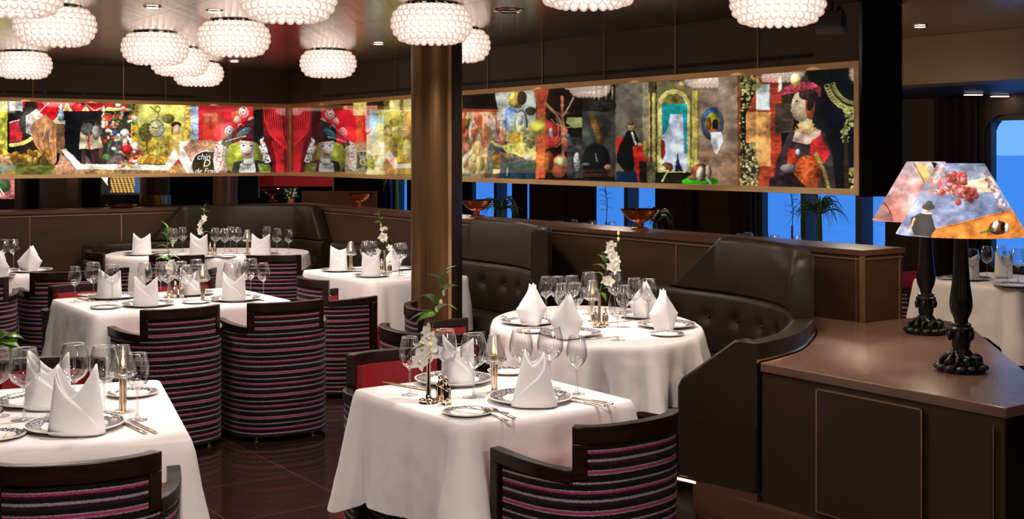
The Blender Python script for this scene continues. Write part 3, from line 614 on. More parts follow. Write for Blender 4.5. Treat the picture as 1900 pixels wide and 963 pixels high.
def print_grid(name, pos, painter, m, parent, closed=False):
    """pos: array (H,W,3) of points; colours are painted in the plane of the drawing"""
    H, W, _ = pos.shape
    px = CX + F*pos[...,0]/pos[...,1]; py = YH + F*(CZ-pos[...,2])/pos[...,1]
    c = srgb2lin(np.clip(painter(px, py), 0, 1))
    me = bpy.data.meshes.new(name)
    idx = np.arange(H*W).reshape(H, W)
    if closed: idx = np.concatenate([idx, idx[:, :1]], 1)
    f = np.stack([idx[:-1,:-1], idx[:-1,1:], idx[1:,1:], idx[1:,:-1]], -1).reshape(-1, 4)
    me.vertices.add(H*W); me.vertices.foreach_set('co', pos.reshape(-1).astype(np.float32))
    me.loops.add(f.size); me.loops.foreach_set('vertex_index', f.reshape(-1).astype(np.int32))
    me.polygons.add(len(f)); me.polygons.foreach_set('loop_start', np.arange(0, f.size, 4, dtype=np.int32))
    try: me.polygons.foreach_set('loop_total', np.full(len(f), 4, dtype=np.int32))
    except Exception: pass
    me.update(calc_edges=True)
    ca = me.color_attributes.new('print', 'FLOAT_COLOR', 'POINT')
    rgba = np.ones((H*W, 4), np.float32); rgba[:, :3] = c.reshape(-1, 3); ca.data.foreach_set('color', rgba.reshape(-1))
    me.materials.append(m); me.polygons.foreach_set('use_smooth', [True]*len(me.polygons))
    o = bpy.data.objects.new(name, me)
    return link(o, parent)
# ---- frame of the room: origin R0 = right end of the divider's dining-side face; s runs along U, t along V
R0 = Vector((1.91, 6.76, 0))
def W(s, t, z=0.0): 
    p = R0 + U*s + V*t
    return Vector((p.x, p.y, z))
def rbox(mb, s0, s1, t0, t1, z0, z1, mi=0):
    a, b, c, d = W(s0,t0), W(s1,t0), W(s1,t1), W(s0,t1)
    return mb.add([(p.x,p.y,z0) for p in (a,b,c,d)] + [(p.x,p.y,z1) for p in (a,b,c,d)], [(0,3,2,1),(4,5,6,7),(0,1,5,4),(1,2,6,5),(2,3,7,6),(3,0,4,7)], mi)
TH = 0.34           # thickness of divider and display box
SC = 7.38           # inner corner of the divider
TW = 4.38           # window wall
def struct(name, mb, m, parent=None, **kw):
    o = mb.build(name, m, parent, smooth=kw.pop('smooth', False), **kw)
    if parent is None: o['kind'] = 'structure'
    return o
S0, S1, T0, T1 = -9.5, 14.5, -9.0, TW + 0.25
mb = MB(); rbox(mb, S0, S1, T0, T1, -0.12, 0.0); struct('floor', mb, M['floor'])
mb = MB(); rbox(mb, S0, S1, T0, T1, CEIL, CEIL + 0.12); struct('ceiling', mb, M['ceiling'])
mb = MB(); rbox(mb, S0, S0 + .12, T0, T1, 0, CEIL); struct('wall_back', mb, M['panel'])
mb = MB(); rbox(mb, S1 - .12, S1, T0, T1, 0, CEIL); struct('wall_front', mb, M['panel_dark'])
mb = MB(); rbox(mb, S0, S1, T0, T0 + .12, 0, CEIL); struct('wall_left', mb, M['panel'])
# window wall with its openings
WIN = [(-.35, 2.25), (3.31, 5.03), (6.36, 8.01), (9.21, 10.83), (12.16, 13.2)]
ZB, ZT = 0.62, 2.0
mb = MB(); s = S0
for a, b in WIN:
    rbox(mb, s, a, TW, TW + .2, 0, CEIL); s = b
    rbox(mb, a, b, TW, TW + .2, 0, ZB); rbox(mb, a, b, TW, TW + .2, ZT, CEIL)
    for (cs, sg) in ((a, 1), (b, -1)):
        for (cz, zg) in ((ZT, -1), (ZB, 1)):
            r = 0.2; pts = [(cs, cz)] + [(cs + sg*r*(1-cos(R_(q))), cz + zg*r*(1-sin(R_(q)))) for q in range(0, 91, 10)]
            n = len(pts); v = [W(p[0], TW, p[1]) for p in pts] + [W(p[0], TW+.2, p[1]) for p in pts]
            mb.add(v, [tuple(range(n)), tuple(range(2*n-1, n-1, -1))] + [(i, (i+1)%n, n+(i+1)%n, n+i) for i in range(n)])
rbox(mb, s, S1, TW, TW + .2, 0, CEIL)
struct('wall_right', mb, M['panel'])
MULL = {0: [1.1], 1: [3.62, 4.33], 2: [7.16], 3: [10.0], 4: [12.9]}
for i, (a, b) in enumerate(WIN):
    mb = MB(); fr = 0.05
    rbox(mb, a, a+fr, TW+.06, TW+.14, ZB, ZT); rbox(mb, b-fr, b, TW+.06, TW+.14, ZB, ZT); rbox(mb, a+fr, b-fr, TW+.06, TW+.14, ZB, ZB+fr); rbox(mb, a+fr, b-fr, TW+.06, TW+.14, ZT-fr, ZT)
    w = struct('window_%d' % (i+1), mb, M['window_frame'])
    for q in MULL[i]:
        mb = MB(); rbox(mb, q-.035, q+.035, TW-.02, TW+.16, ZB+.002, ZT-.002); mb.build('mullion', M['window_frame'], w, smooth=False)
    mb = MB(); rbox(mb, a+fr, b-fr, TW+.1, TW+.106, ZB+fr, ZT-fr); mb.build('glass_pane', M['pane'], w, smooth=False)
# sea outside
sea_m = mat('evening_sea', (0.05,0.16,0.42), 0.6, spec=0.3); nt = sea_m.node_tree
tc = N(sea_m, 'ShaderNodeTexCoord'); mp = N(sea_m, 'ShaderNodeMapping'); mp.inputs['Scale'].default_value = (0.02, 0.12, 1); mp.inputs['Rotation'].default_value = (0,0,0)
L(sea_m, tc.outputs['Object'], mp.inputs['Vector']); nn = N(sea_m, 'ShaderNodeTexNoise'); nn.inputs['Scale'].default_value = 4; nn.inputs['Detail'].default_value = 6; L(sea_m, mp.outputs['Vector'], nn.inputs['Vector'])
cr = N(sea_m, 'ShaderNodeValToRGB'); cr.color_ramp.elements[0].position = .3; cr.color_ramp.elements[1].position = .7; cr.color_ramp.elements[0].color = (0.32,0.62,0.92,1); cr.color_ramp.elements[1].color = (0.5,0.8,1.0,1)
L(sea_m, nn.outputs['Fac'], cr.inputs['Fac']); L(sea_m, cr.outputs['Color'], nt.nodes['Principled BSDF'].inputs['Base Color'])
mb = MB(); mb.add([(-4000,14,-16),(9000,-3000,-16),(9000,9000,-16),(-4000,9000,-16)], [(0,1,2,3)]); o = struct('sea', mb, sea_m)
# soffits: over the display box, beyond the aisle, and the low ceiling at the windows
mb = MB(); rbox(mb, 0.02, SC + TH, 0.0, TH, 2.168, CEIL - .001); rbox(mb, SC, SC + TH, -7.6, -.001, 2.168, CEIL - .001)
struct('beam_over_display', mb, M['soffit'])
mb = MB(); rbox(mb, S0 + .12, S1 - .12, 1.99, 2.4, 2.15, CEIL - .001); struct('beam_aisle', mb, M['soffit'])
mb = MB(); rbox(mb, S0 + .12, S1 - .12, 2.4, TW, 2.17, 2.22); struct('ceiling_window_side', mb, M['panel_dark'])
mb = MB(); rbox(mb, -.0, .019, -.002, TH, 1.42, CEIL - .002); 
struct('trim_1', mb, M['black_gloss'])
# vent slots and bronze seams on the soffit
def strip(name, s0, s1, t0, t1, z0, z1, m): 
    mb = MB(); rbox(mb, s0, s1, t0, t1, z0, z1); return struct(name, mb, m)
k = 2
mb = MB(); s = .35
while s < SC - .9:
    rbox(mb, s, s + .27, -.004, .003, 2.205, 2.228); s += .285
struct('trim_vent_slots_right', mb, M['vent'])
mb = MB(); t = -1.0
while t > -5:
    rbox(mb, SC - .004, SC + .003, t - .34, t, 2.205, 2.228); t -= .36
struct('trim_vent_slots_left', mb, M['vent'])
def s_at(px, t=0.0):
    q = (px - CX)/F; o = R0 + V*t
    return (o.x - q*o.y)/(q*U.y - U.x)
def t_at(px, s=SC):
    q = (px - CX)/F; o = R0 + U*s
    return -(o.x - q*o.y)/(V.x - q*V.y)
for px in (1407, 1254, 1122, 1007, 906, 735, 662, 598):
    s = s_at(px); strip('trim_seam', s-.004, s+.004, -.006, .002, 2.168, CEIL-.002, M['seam'])
for px in (61, 229, 307, 426):
    t = t_at(px); strip('trim_seam', SC-.006, SC+.002, t-.004, t+.004, 2.168, CEIL-.002, M['seam'])
# ---- the hanging display box with its backlit print
box = empty('display_box', W(3.5, .17, 0)); tag(box, 'long gold-framed backlit display box of collage pictures hanging above the brown divider', 'display box')
def reparent(o, r):
    o.parent = r; o.matrix_parent_inverse = Matrix.Translation(-Vector(r.location)) if r.rotation_euler.z == 0 else (Matrix.Translation(r.location) @ Matrix.Rotation(r.rotation_euler.z, 4, 'Z')).inverted()
    return o
Z0, Z1 = 1.428, 2.166; FR = 0.034; DP = 0.05; TL = -7.6
mb = MB(); rbox(mb, .035, SC+TH, DP+.012, TH, Z0+.002, Z1-.002); rbox(mb, SC+DP+.012, SC+TH, TL, DP+.0119, Z0+.002, Z1-.002)
reparent(mb.build('box_body', M['black_gloss'], smooth=False), box)
mb = MB()
rbox(mb, .02, SC, -.004, DP+.012, Z0, Z0+FR); rbox(mb, .02, SC, -.004, DP+.012, Z1-FR, Z1); rbox(mb, .02, .055, -.004, DP+.012, Z0+FR, Z1-FR)
rbox(mb, SC, SC+DP+.012, TL, 0.0, Z0, Z0+FR); rbox(mb, SC, SC+DP+.012, TL, 0.0, Z1-FR, Z1)
reparent(mb.build('frame', M['frame_gold'], smooth=False), box)
mb = MB(); p = W(SC-.012, .012); mb.lathe([(0,Z0+FR),(.022,Z0+FR),(.022,Z1-FR),(0,Z1-FR)], 16, (p.x,p.y,0))
reparent(mb.build('corner_tube', M['gold']), box)
def plane_grid(a, b, n, m, z0, z1):
    g = np.zeros((m, n, 3)); k = np.linspace(0, 1, n)[None, :]; z = np.linspace(z1, z0, m)[:, None]
    g[..., 0] = a.x + (b.x-a.x)*k; g[..., 1] = a.y + (b.y-a.y)*k; g[..., 2] = z
    return g
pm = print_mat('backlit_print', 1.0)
# even sampling in the drawing: step the columns by drawing x
def col_grid(fn, px0, px1, n, m):
    g = np.zeros((m, n, 3)); z = np.linspace(Z1-FR, Z0+FR, m)
    for i in range(n):
        p = fn(px0 + (px1-px0)*i/(n-1)); g[:, i, 0] = p.x; g[:, i, 1] = p.y; g[:, i, 2] = z
    return g
g = col_grid(lambda px: W(s_at(px, DP), DP), 1586.0, 537.0, 1150, 300)
reparent(print_grid('picture', g, paint_right, pm, None), box)
g = col_grid(lambda px: W(SC+DP, t_at(px, SC+DP)), 536.0, -120.0, 800, 210)
reparent(print_grid('picture', g, paint_left, pm, None), box)
mb = MB(); rbox(mb, .055, SC, .016, .020, Z0+FR, Z1-FR); reparent(mb.build('glass_front', M['box_glass'], smooth=False), box)
mb = MB(); rbox(mb, SC+.016, SC+.020, TL, 0, Z0+FR, Z1-FR); reparent(mb.build('glass_front', M['box_glass'], smooth=False), box)
# script lettering on the dark roundel of the print
def lettering(txt, px, py, size, parent):
    t = t_at(px, SC + DP - .004); p = W(SC + DP - .004, t); z = CZ - (py-YH)/F*p.y
    c = bpy.data.curves.new('lettering', 'FONT'); c.body = txt; c.size = size; c.extrude = .0005; c.shear = 0.25
    tmp = bpy.data.objects.new('tmp', c); col.objects.link(tmp); dg = bpy.context.evaluated_depsgraph_get(); me = bpy.data.meshes.new_from_object(tmp.evaluated_get(dg)); bpy.data.objects.remove(tmp)
    me.materials.clear(); me.materials.append(M['letter']); o = bpy.data.objects.new('lettering', me); link(o)
    o.matrix_world = Matrix.Translation((p.x, p.y, z)) @ Matrix.Rotation(pi/2 - ANG + 0.0 - (pi/2 - 0.0), 4, 'Z') @ Matrix.Identity(4)
    rot = Matrix((( V.x, 0, -U.x), (V.y, 0, -U.y), (0, 1, 0))).to_4x4()
    o.matrix_world = Matrix.Translation((p.x, p.y, z)) @ rot
    mw = o.matrix_world.copy(); o.parent = parent; o.matrix_parent_inverse = Matrix.Translation(-Vector(parent.location)); o.matrix_world = mw
M['letter'] = mat('white_printed_letters', (.8,.78,.7), .5, emit=(1,.97,.88), estr=.9)
lettering('chin', 365, 296, .085, box); lettering('D', 376, 309, .10, box); lettering('de Franc', 361, 322, .075, box)
# ---- the divider under it
mb = MB()
rbox(mb, 0, SC+TH, 0, TH, 0, 1.10); rbox(mb, SC, SC+TH, TL, -.001, 0, 1.10)
dv = struct('wall_divider', mb, M['panel'])
mb = MB(); rbox(mb, -.012, SC+TH+.012, -.012, TH+.012, 1.10, 1.13); rbox(mb, SC-.012, SC+TH+.012, TL, -.0125, 1.10, 1.13); mb.build('cap', M['cap'], dv, smooth=False)
mb = MB(); rbox(mb, -.004, SC, -.008, 0, 1.075, 1.083); rbox(mb, SC-.008, SC, TL, -.0, 1.075, 1.083); rbox(mb, -.008, -.0, -.004, TH, 1.075, 1.083); rbox(mb, 0.035,.04, -.006, 0, .0, 1.10); rbox(mb, -.008, 0, TH-.03, TH-.025, 0, 1.1); rbox(mb,-.01,.012,-.01,.012,0,1.1)
for px in (1255, 1140, 1380): s = s_at(px); rbox(mb, s-.004, s+.004, -.004, 0, 0, 1.075)
for px in (55, 225): t = t_at(px); rbox(mb, SC-.004, SC, t-.004, t+.004, 0, 1.075)
mb.build('seam', M['seam'], dv, smooth=False)
# ---- round metal pillar and things seen beyond the divider
mb = MB(); pc = D(810, 7.86); mb.lathe([(0,0),(.161,0),(.161,CEIL-.001),(0,CEIL-.001)], 48, (pc.x,pc.y,0)); pl = struct('pillar', mb, M['pillar'], smooth=True)
mb = MB(); mb.lathe([(.162,2.41),(.168,2.41),(.168,CEIL-.002),(.162,CEIL-.002)], 48, (pc.x,pc.y,0)); mb.build('collar', M['gold'], pl)
mb = MB(); a = R_(-90+33); d = Vector((cos(a), sin(a), 0)); q = Matrix.Translation(pc) @ Matrix.Rotation(a, 4, 'Z'); mb.box(.155,.170,-.011,.011,0,2.41, M=q); mb.build('fin', M['frame_gold'], pl, smooth=False)
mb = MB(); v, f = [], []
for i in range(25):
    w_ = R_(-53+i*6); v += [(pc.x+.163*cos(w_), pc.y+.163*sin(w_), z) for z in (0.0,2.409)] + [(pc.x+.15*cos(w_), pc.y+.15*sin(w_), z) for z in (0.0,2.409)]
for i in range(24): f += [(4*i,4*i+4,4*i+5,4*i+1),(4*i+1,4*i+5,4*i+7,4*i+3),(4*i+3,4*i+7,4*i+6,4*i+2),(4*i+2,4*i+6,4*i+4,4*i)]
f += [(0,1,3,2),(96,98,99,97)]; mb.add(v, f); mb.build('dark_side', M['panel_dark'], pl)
def column(name, px, d, r, z1, m, lab=None, base=True):
    c = D(px, d); mb = MB(); mb.lathe([(0,0),(r,0),(r,z1),(0,z1)], 40, (c.x,c.y,0)); o = struct(name, mb, m, smooth=True)
    if base: mb = MB(); mb.lathe([(r+.001,1.1),(r+.008,1.1),(r+.008,1.2),(r+.001,1.2)], 40, (c.x,c.y,0)); mb.build('base_ring', M['gold'], o)
    return o
column('pillar', 288, 13.6, .16, CEIL-.001, M['pillar']); column('pillar', 418, 15.2, .15, CEIL-.001, M['cap'], base=False)
column('pillar', 52, 12.9, .13, CEIL-.001, M['panel'], base=False); column('pillar', 166, 13.4, .12, CEIL-.001, M['panel'], base=False)
mb = MB(); c = D(110, 13.6); q = Matrix.Translation(c) @ Matrix.Rotation(ANG*-.3, 4, 'Z'); mb.box(-.21,.21,-.2,.2,0,CEIL-.001, M=q); struct('pillar_boxed', mb, M['panel'])
def panel(name, px0, px1, d, z0, z1, m, th=.05):
    a, b = D(px0, d), D(px1, d); mb = MB(); mb.box(a.x, b.x, d, d+th, z0, z1); return struct(name, mb, m)
panel('wall_red_panel', 481, 617, 15.6, 1.24, 1.95, M['red_wall'])
for px in (479.5, 618): panel('trim_3', px-1, px+1, 15.55, 1.1, 1.95, M['seam'])
panel('wall_far_brown', 560, 700, 15.0, .0, 1.2, M['cap'])
# pictures glimpsed under the box, far behind
def paint_check(x, y):
    a = Art(x, y, (12,14,16)); m = ((np.floor((x+y*1.6)/7)+np.floor((x-y*2.2)/7)) % 2); a.mix(m*((x > 205) & (y < 358)), (176,140,66)); a.poly([(185,325),(200,325),(200,345)],(230,226,214)); a.rect(250,325,262,358,(30,60,100)); return a.c
def paint_frag(x, y):
    a = Art(x, y, (90,40,44), ); a.mix(fbm(x/6,y/5,3)*1.6-.4,(200,120,116)); a.ell(8,345,12,12,(40,70,40),tex=.5,ts=3); a.line([(0,350),(8,362)],1.6,(240,230,220)); a.line([(-6,350),(2,364)],1.6,(240,230,220)); return a.c
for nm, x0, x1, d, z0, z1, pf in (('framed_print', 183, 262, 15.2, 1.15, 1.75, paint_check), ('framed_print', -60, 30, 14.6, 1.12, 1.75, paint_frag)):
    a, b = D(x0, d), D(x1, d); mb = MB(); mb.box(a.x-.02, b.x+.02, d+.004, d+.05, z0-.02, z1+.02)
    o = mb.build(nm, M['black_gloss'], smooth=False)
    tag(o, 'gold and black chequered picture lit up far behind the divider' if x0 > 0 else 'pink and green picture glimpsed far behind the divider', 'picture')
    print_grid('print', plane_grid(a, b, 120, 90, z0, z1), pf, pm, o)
# ---- right-hand counter
K = Vector((1.078,5.45,0)); LR = Vector((1.783,4.473,0))
CURVE = [(1.078,5.45),(1.20,5.585),(1.345,5.80),(1.46,6.08),(1.54,6.32),(1.59,6.56),(1.60,6.8),(1.585,7.03)]
def catmull(pts, n=8):
    out = []; p = [Vector((*q, 0)) if len(q) == 2 else Vector(q) for q in pts]; p = [p[0]*2-p[1]] + p + [p[-1]*2-p[-2]]
    for i in range(1, len(p)-2):
        for k in range(n):
            t = k/n; out.append(0.5*((2*p[i]) + (p[i+1]-p[i-1])*t + (2*p[i-1]-5*p[i]+4*p[i+1]-p[i+2])*t*t + (3*p[i]-p[i-1]-3*p[i+1]+p[i+2])*t**3))
    out.append(p[-2]); return out
outer = catmull(CURVE, 4)
ctop = [(LR.x,LR.y),(2.375,6.915),(2.19,6.97),(1.91,6.752)] + [(1.89,6.775),(1.79,6.93),(1.68,7.08)] + [(p.x,p.y) for p in outer[::-1]]
ctop = [(LR.x,LR.y),(2.05,4.66),(2.45,6.66),(2.36,6.84),(2.205,6.915),(1.915,6.715),(1.67,7.01)] + [(p.x+.012,p.y-.006) for p in outer[::-1]]
counter = empty('counter', (1.6,5.8,0)); tag(counter, 'wedge-shaped brown counter with a door front, carrying two table lamps', 'counter')
mb = MB(); mb.prism([(p[0]*1.0, p[1]) for p in ctop], .70, .74); reparent(mb.build('countertop', M['counter_top'], smooth=False, bevel=.004), counter)
cc = Vector((1.7, 6.0, 0)); body = [tuple((Vector((p[0],p[1],0)) - (Vector((p[0],p[1],0))-cc).normalized()*.014).xy) for p in ctop]
mb = MB(); mb.prism(body, .13, .699); mb.prism(body, 0.0, .129); reparent(mb.build('cabinet_body', M['counter_side'], smooth=False), counter)
nF = ((LR-K).normalized()); oF = Vector((nF.y, -nF.x, 0))
mb = MB(); pp = [(LR.x+.012,LR.y+.008),(2.044,4.664),(2.444,6.655),(2.43,6.66),(2.03,4.672),(LR.x+.01,LR.y+.022)]; mb.prism(pp[::1], .0, .698); reparent(mb.build('end_panel', M['black_gloss'], smooth=False), counter)

def face_pt(px, off=0.0):
    q = (px-CX)/F; a = K + oF*off; t = (q*a.y - a.x)/(nF.x - q*nF.y); return a + nF*t
def face_box(mb, px0, px1, z0, z1, o0, o1):
    a, b, c, d = face_pt(px0,o0), face_pt(px1,o0), face_pt(px1,o1), face_pt(px0,o1)
    return mb.add([(p.x,p.y,z0) for p in (a,b,c,d)]+[(p.x,p.y,z1) for p in (a,b,c,d)], [(0,3,2,1),(4,5,6,7),(0,1,5,4),(1,2,6,5),(2,3,7,6),(3,0,4,7)])
if oF.y > 0: oF = -oF
mb = MB(); face_box(mb, 1516, 1708, .165, .672, -.012, .004); reparent(mb.build('door', M['counter_side'], smooth=False), counter)
mb = MB()
for a_, b_, c_, d_ in ((1513,1516,.16,.676),(1708,1711,.16,.676),(1513,1711,.672,.676),(1513,1711,.16,.165)): face_box(mb, a_, b_, c_, d_, -.012, .005)
reparent(mb.build('door_edge_trim', M['seam'], smooth=False), counter)
mb = MB(); face_box(mb, 1842, 1844, .13, .66, -.012, .005); reparent(mb.build('corner_trim', M['seam'], smooth=False), counter)
mb = MB(); mb.tube([(p.x,p.y,.744) for p in outer[:-3]], .008, 6); reparent(mb.build('gold_edging', M['gold']), counter)
mb = MB(); a, b = face_pt(1290, .03), face_pt(1880, .03); c, d = face_pt(1880,-.2), face_pt(1290,-.2); mb.add([(p.x,p.y,0) for p in (a,b,c,d)]+[(p.x,p.y,.125) for p in (a,b,c,d)], [(0,3,2,1),(4,5,6,7),(0,1,5,4),(1,2,6,5),(2,3,7,6),(3,0,4,7)])
struct('baseboard_counter', mb, M['cap'])
# ---- leather banquettes
def bench(name, label, path, high, seat_depth=.5, flip=1, ends=(False, False), tuft=.27):
    """path: outer edge of the back; high: list of (f0, f1, rise0, rise1) spans of the upper back"""
    pts = catmull(path, 10); n = len(pts)
    ln = [0]
    for i in range(1, n): ln.append(ln[-1] + (pts[i]-pts[i-1]).length)
    T = ln[-1]
    def at(d):
        d = min(max(d, 0), T)
        for i in range(1, n):
            if ln[i] >= d: k = (d-ln[i-1])/max(ln[i]-ln[i-1],1e-9); return pts[i-1].lerp(pts[i], k)
        return pts[-1]
    def nor(d):
        t = (at(d+.03)-at(d-.03)).normalized(); return Vector((-t.y, t.x, 0))*flip
    root = empty(name, at(T/2)); tag(root, label, 'banquette')
    steps = int(T/.035)
    ds = [T*i/steps for i in range(steps+1)]
    def sweep(prof, dlist=None, closed=True):
        """prof(d) -> list of (offset inward, z)"""
        mb = MB(); rows = []
        dl = dlist or ds
        for d in dl:
            p, q = at(d), nor(d); rows.append([(p.x+q.x*o, p.y+q.y*o, z) for o, z in prof(d)])
        m = len(rows[0]); v = [p for r in rows for p in r]; f = []
        for i in range(len(rows)-1):
            for k in range(m if closed else m-1):
                f.append((i*m+k, (i+1)*m+k, (i+1)*m+(k+1)%m, i*m+(k+1)%m))
        f.append(tuple(range(m))[::-1]); f.append(tuple((len(rows)-1)*m+k for k in range(m)))
        mb.add(v, f); return mb
    sd = seat_depth
    reparent(sweep(lambda d: [(.03,.02),(sd-.06,.02),(sd-.06,.16),(.03,.16)]).build('plinth', M['cap'], sharp=40), root)
    reparent(sweep(lambda d: [(.02,.161),(sd-.03,.161),(sd-.03,.30),(.02,.30)]).build('seat_base', M['leather'], sharp=40), root)
    reparent(sweep(lambda d: [(.12,.301),(sd-.02,.301),(sd,.32),(sd+.005,.40),(sd-.02,.445),(.3,.455),(.12,.45)]).build('seat_cushion', M['leather'], sharp=50), root)
    zs = [.456,.50,.55,.58,.60,.62,.64,.66,.68,.70,.72,.75,.78,.80,.815,.82]
    nb = max(1, round(T/tuft)); bp = [(i+.5)*T/nb for i in range(nb)]
    def prof(d):
        out = [(.0,.456)]
        for z in zs:
            o = .115 + .02*sin(min(1,(z-.456)/.36)*pi)
            e = min(((d-b)**2 + (z-.665)**2) for b in bp); o -= .034*math.exp(-e/.0016)
            dd = min(abs(d-b) for b in bp); o -= .006*math.exp(-dd*dd/.0002)*(1 if z < .665 else .0)
            if z > .80: o -= (z-.80)*1.6
            out.append((o, z))
        out.append((.0,.82)); return out
    reparent(sweep(prof).build('tufted_back', M['leather'], sharp=60), root)
    for b in bp:
        p = at(b) + nor(b)*.105; mb = MB(); mb.ball((p.x,p.y,.665), .011, 10, 6); reparent(mb.build('button', M['button']), root)
    for (d0, d1, r0, r1) in high:
        dl = [d0 + (d1-d0)*i/60 for i in range(61)]
        def top(d):
            z = 1.15
            if r0 == .16: z = 1.15 - .09*(1-math.sqrt(max(0,1-max(0,1-(d-d0)/.16)**2)))
            elif r0: z = min(z, .825 + (d-d0)/r0*.325)
            if r1: z = min(z, .825 + (d1-d)/r1*.325)
            return max(z, .826)
        reparent(sweep(lambda d: [(.0,.821),(.105,.821),(.112,.83),(.112,max(.831,top(d)-.03)),(.10,max(.832,top(d)-.012)),(.08,max(.833,top(d))),(.02,max(.833,top(d))),(.0,max(.832,top(d)-.02))], dl).build('upper_back', M['leather'], sharp=35), root)
    return root, at, nor, T
dv_pt = lambda s, off=.02: tuple(W(s, -off).xy)
b1 = [(1.078,5.45),(1.20,5.585),(1.345,5.80),(1.46,6.08),(1.54,6.32),(1.585,6.56),(1.59,6.8),(1.55,7.08)] + [dv_pt(.85), dv_pt(1.25), dv_pt(1.65), dv_pt(2.05)]
root, at, nor, T = bench('curved_banquette', 'curved dark leather banquette wrapping the round table, beside the brown counter', b1, [(.96, 2.72, .16, .42)], flip=1, seat_depth=.40)
# its sloped end panel
q = nor(0.02); e0 = Vector((1.078,5.45,0)); tdir = Vector((q.y,-q.x,0)); 
UU = Vector((q.x,q.y,0)).normalized()
poly = [(0,.161),(0,.80),(.02,.822),(.09,.832),(.12,.825),(.41,.62),(.432,.58),(.432,.161)]
n = len(poly); a = [e0 + UU*p[0] for p in poly]; off = -oF*-.004
mb = MB(); th = Vector((-q.y*-1, -q.x, 0)).normalized()*.07
v = [(p.x,p.y,poly[i][1]) for i, p in enumerate(a)] + [((p+th).x,(p+th).y,poly[i][1]) for i, p in enumerate(a)]
mb.add(v, [tuple(range(n)), tuple(range(2*n-1,n-1,-1))] + [(i,(i+1)%n,n+(i+1)%n,n+i) for i in range(n)])
reparent(mb.build('end_panel', M['leather'], bevel=.012), root)
mb = MB(); c_ = [e0 + UU*.0 - oF*-.0, e0 + UU*.31, e0+UU*.31+th, e0+th]; mb.add([(p.x,p.y,.0) for p in c_]+[(p.x,p.y,.16) for p in c_], [(0,3,2,1),(4,5,6,7),(0,1,5,4),(1,2,6,5),(2,3,7,6),(3,0,4,7)]); reparent(mb.build('end_plinth', M['cap'], smooth=False), root)
mb = MB(); a, b = e0+UU*.325+Vector((0,0,.152)), e0+UU*.43+Vector((0,0,.152)); mb.tube([a, b], .006, 6); reparent(mb.build('light_strip', M['led']), root)
b2 = [(.235,8.22),(.27,8.45),(.275,8.72),(.22,9.0)] + [dv_pt(3.15), dv_pt(3.6), dv_pt(4.2), dv_pt(5.0), dv_pt(5.7), dv_pt(6.15)]
bench('leather_banquette', 'dark leather banquette with buttoned back, behind the round bronze pillar', b2, [(0.0, 2.0, 0, .3)], seat_depth=.38)
b3 = [dv_pt(6.3,.03)[0:2], dv_pt(6.6,.03), dv_pt(6.9,.06), tuple(W(SC-.28,-.28).xy), tuple(W(SC-.06,-.65).xy), tuple(W(SC-.03,-1.1).xy), tuple(W(SC-.03,-1.6).xy), tuple(W(SC-.08,-2.0).xy), tuple(W(SC-.35,-2.2).xy)]
bench('corner_banquette', 'dark leather banquette curving into the far corner under the display box', b3, [(.05, 2.15, .22, .3)])
# ---- tub chair
HALF = [(0,-.30),(.07,-.297),(.14,-.282),(.20,-.25),(.24,-.205),(.267,-.155),(.283,-.10),(.293,-.04),(.298,0.03),(.30,.10)]
FULL = [(-x, y) for x, y in HALF[::-1]] + HALF[1:]
def cpath():
    p = catmull(FULL, 5); ln = [0]
    for i in range(1, len(p)): ln.append(ln[-1]+(p[i]-p[i-1]).length)
    return p, ln
CP, CL = cpath(); CT = CL[-1]; CH = .345        # half length of the raised back; 0 is the middle
def c_at(d):
    d = min(max(d + CT/2, 0), CT)
    for i in range(1, len(CP)):
        if CL[i] >= d: return CP[i-1].lerp(CP[i], (d-CL[i-1])/max(CL[i]-CL[i-1],1e-9))
    return CP[-1]
def c_nor(d):
    t = (c_at(d+.012)-c_at(d-.012)).normalized(); return Vector((-t.y, t.x, 0))
def arc_solid(mb, d0, d1, zf0, zf1, o0, o1, n=24, mi=0):
    n = max(1, int(abs(d1-d0)/.03)); v, f = [], []
    for i in range(n+1):
        d = d0+(d1-d0)*i/n; p, q = c_at(d), c_nor(d)
        za, zb = (zf0(d) if callable(zf0) else zf0), (zf1(d) if callable(zf1) else zf1)
        for o, z in ((o0,za),(o1,za),(o1,zb),(o0,zb)): v.append((p.x+q.x*o, p.y+q.y*o, z))
    for i in range(n):
        for k in range(4): f.append((i*4+k, i*4+(k+1)%4, (i+1)*4+(k+1)%4, (i+1)*4+k))
    f.append((3,2,1,0)); f.append(tuple(n*4+k for k in range(4)))
    return mb.add(v, f, mi)
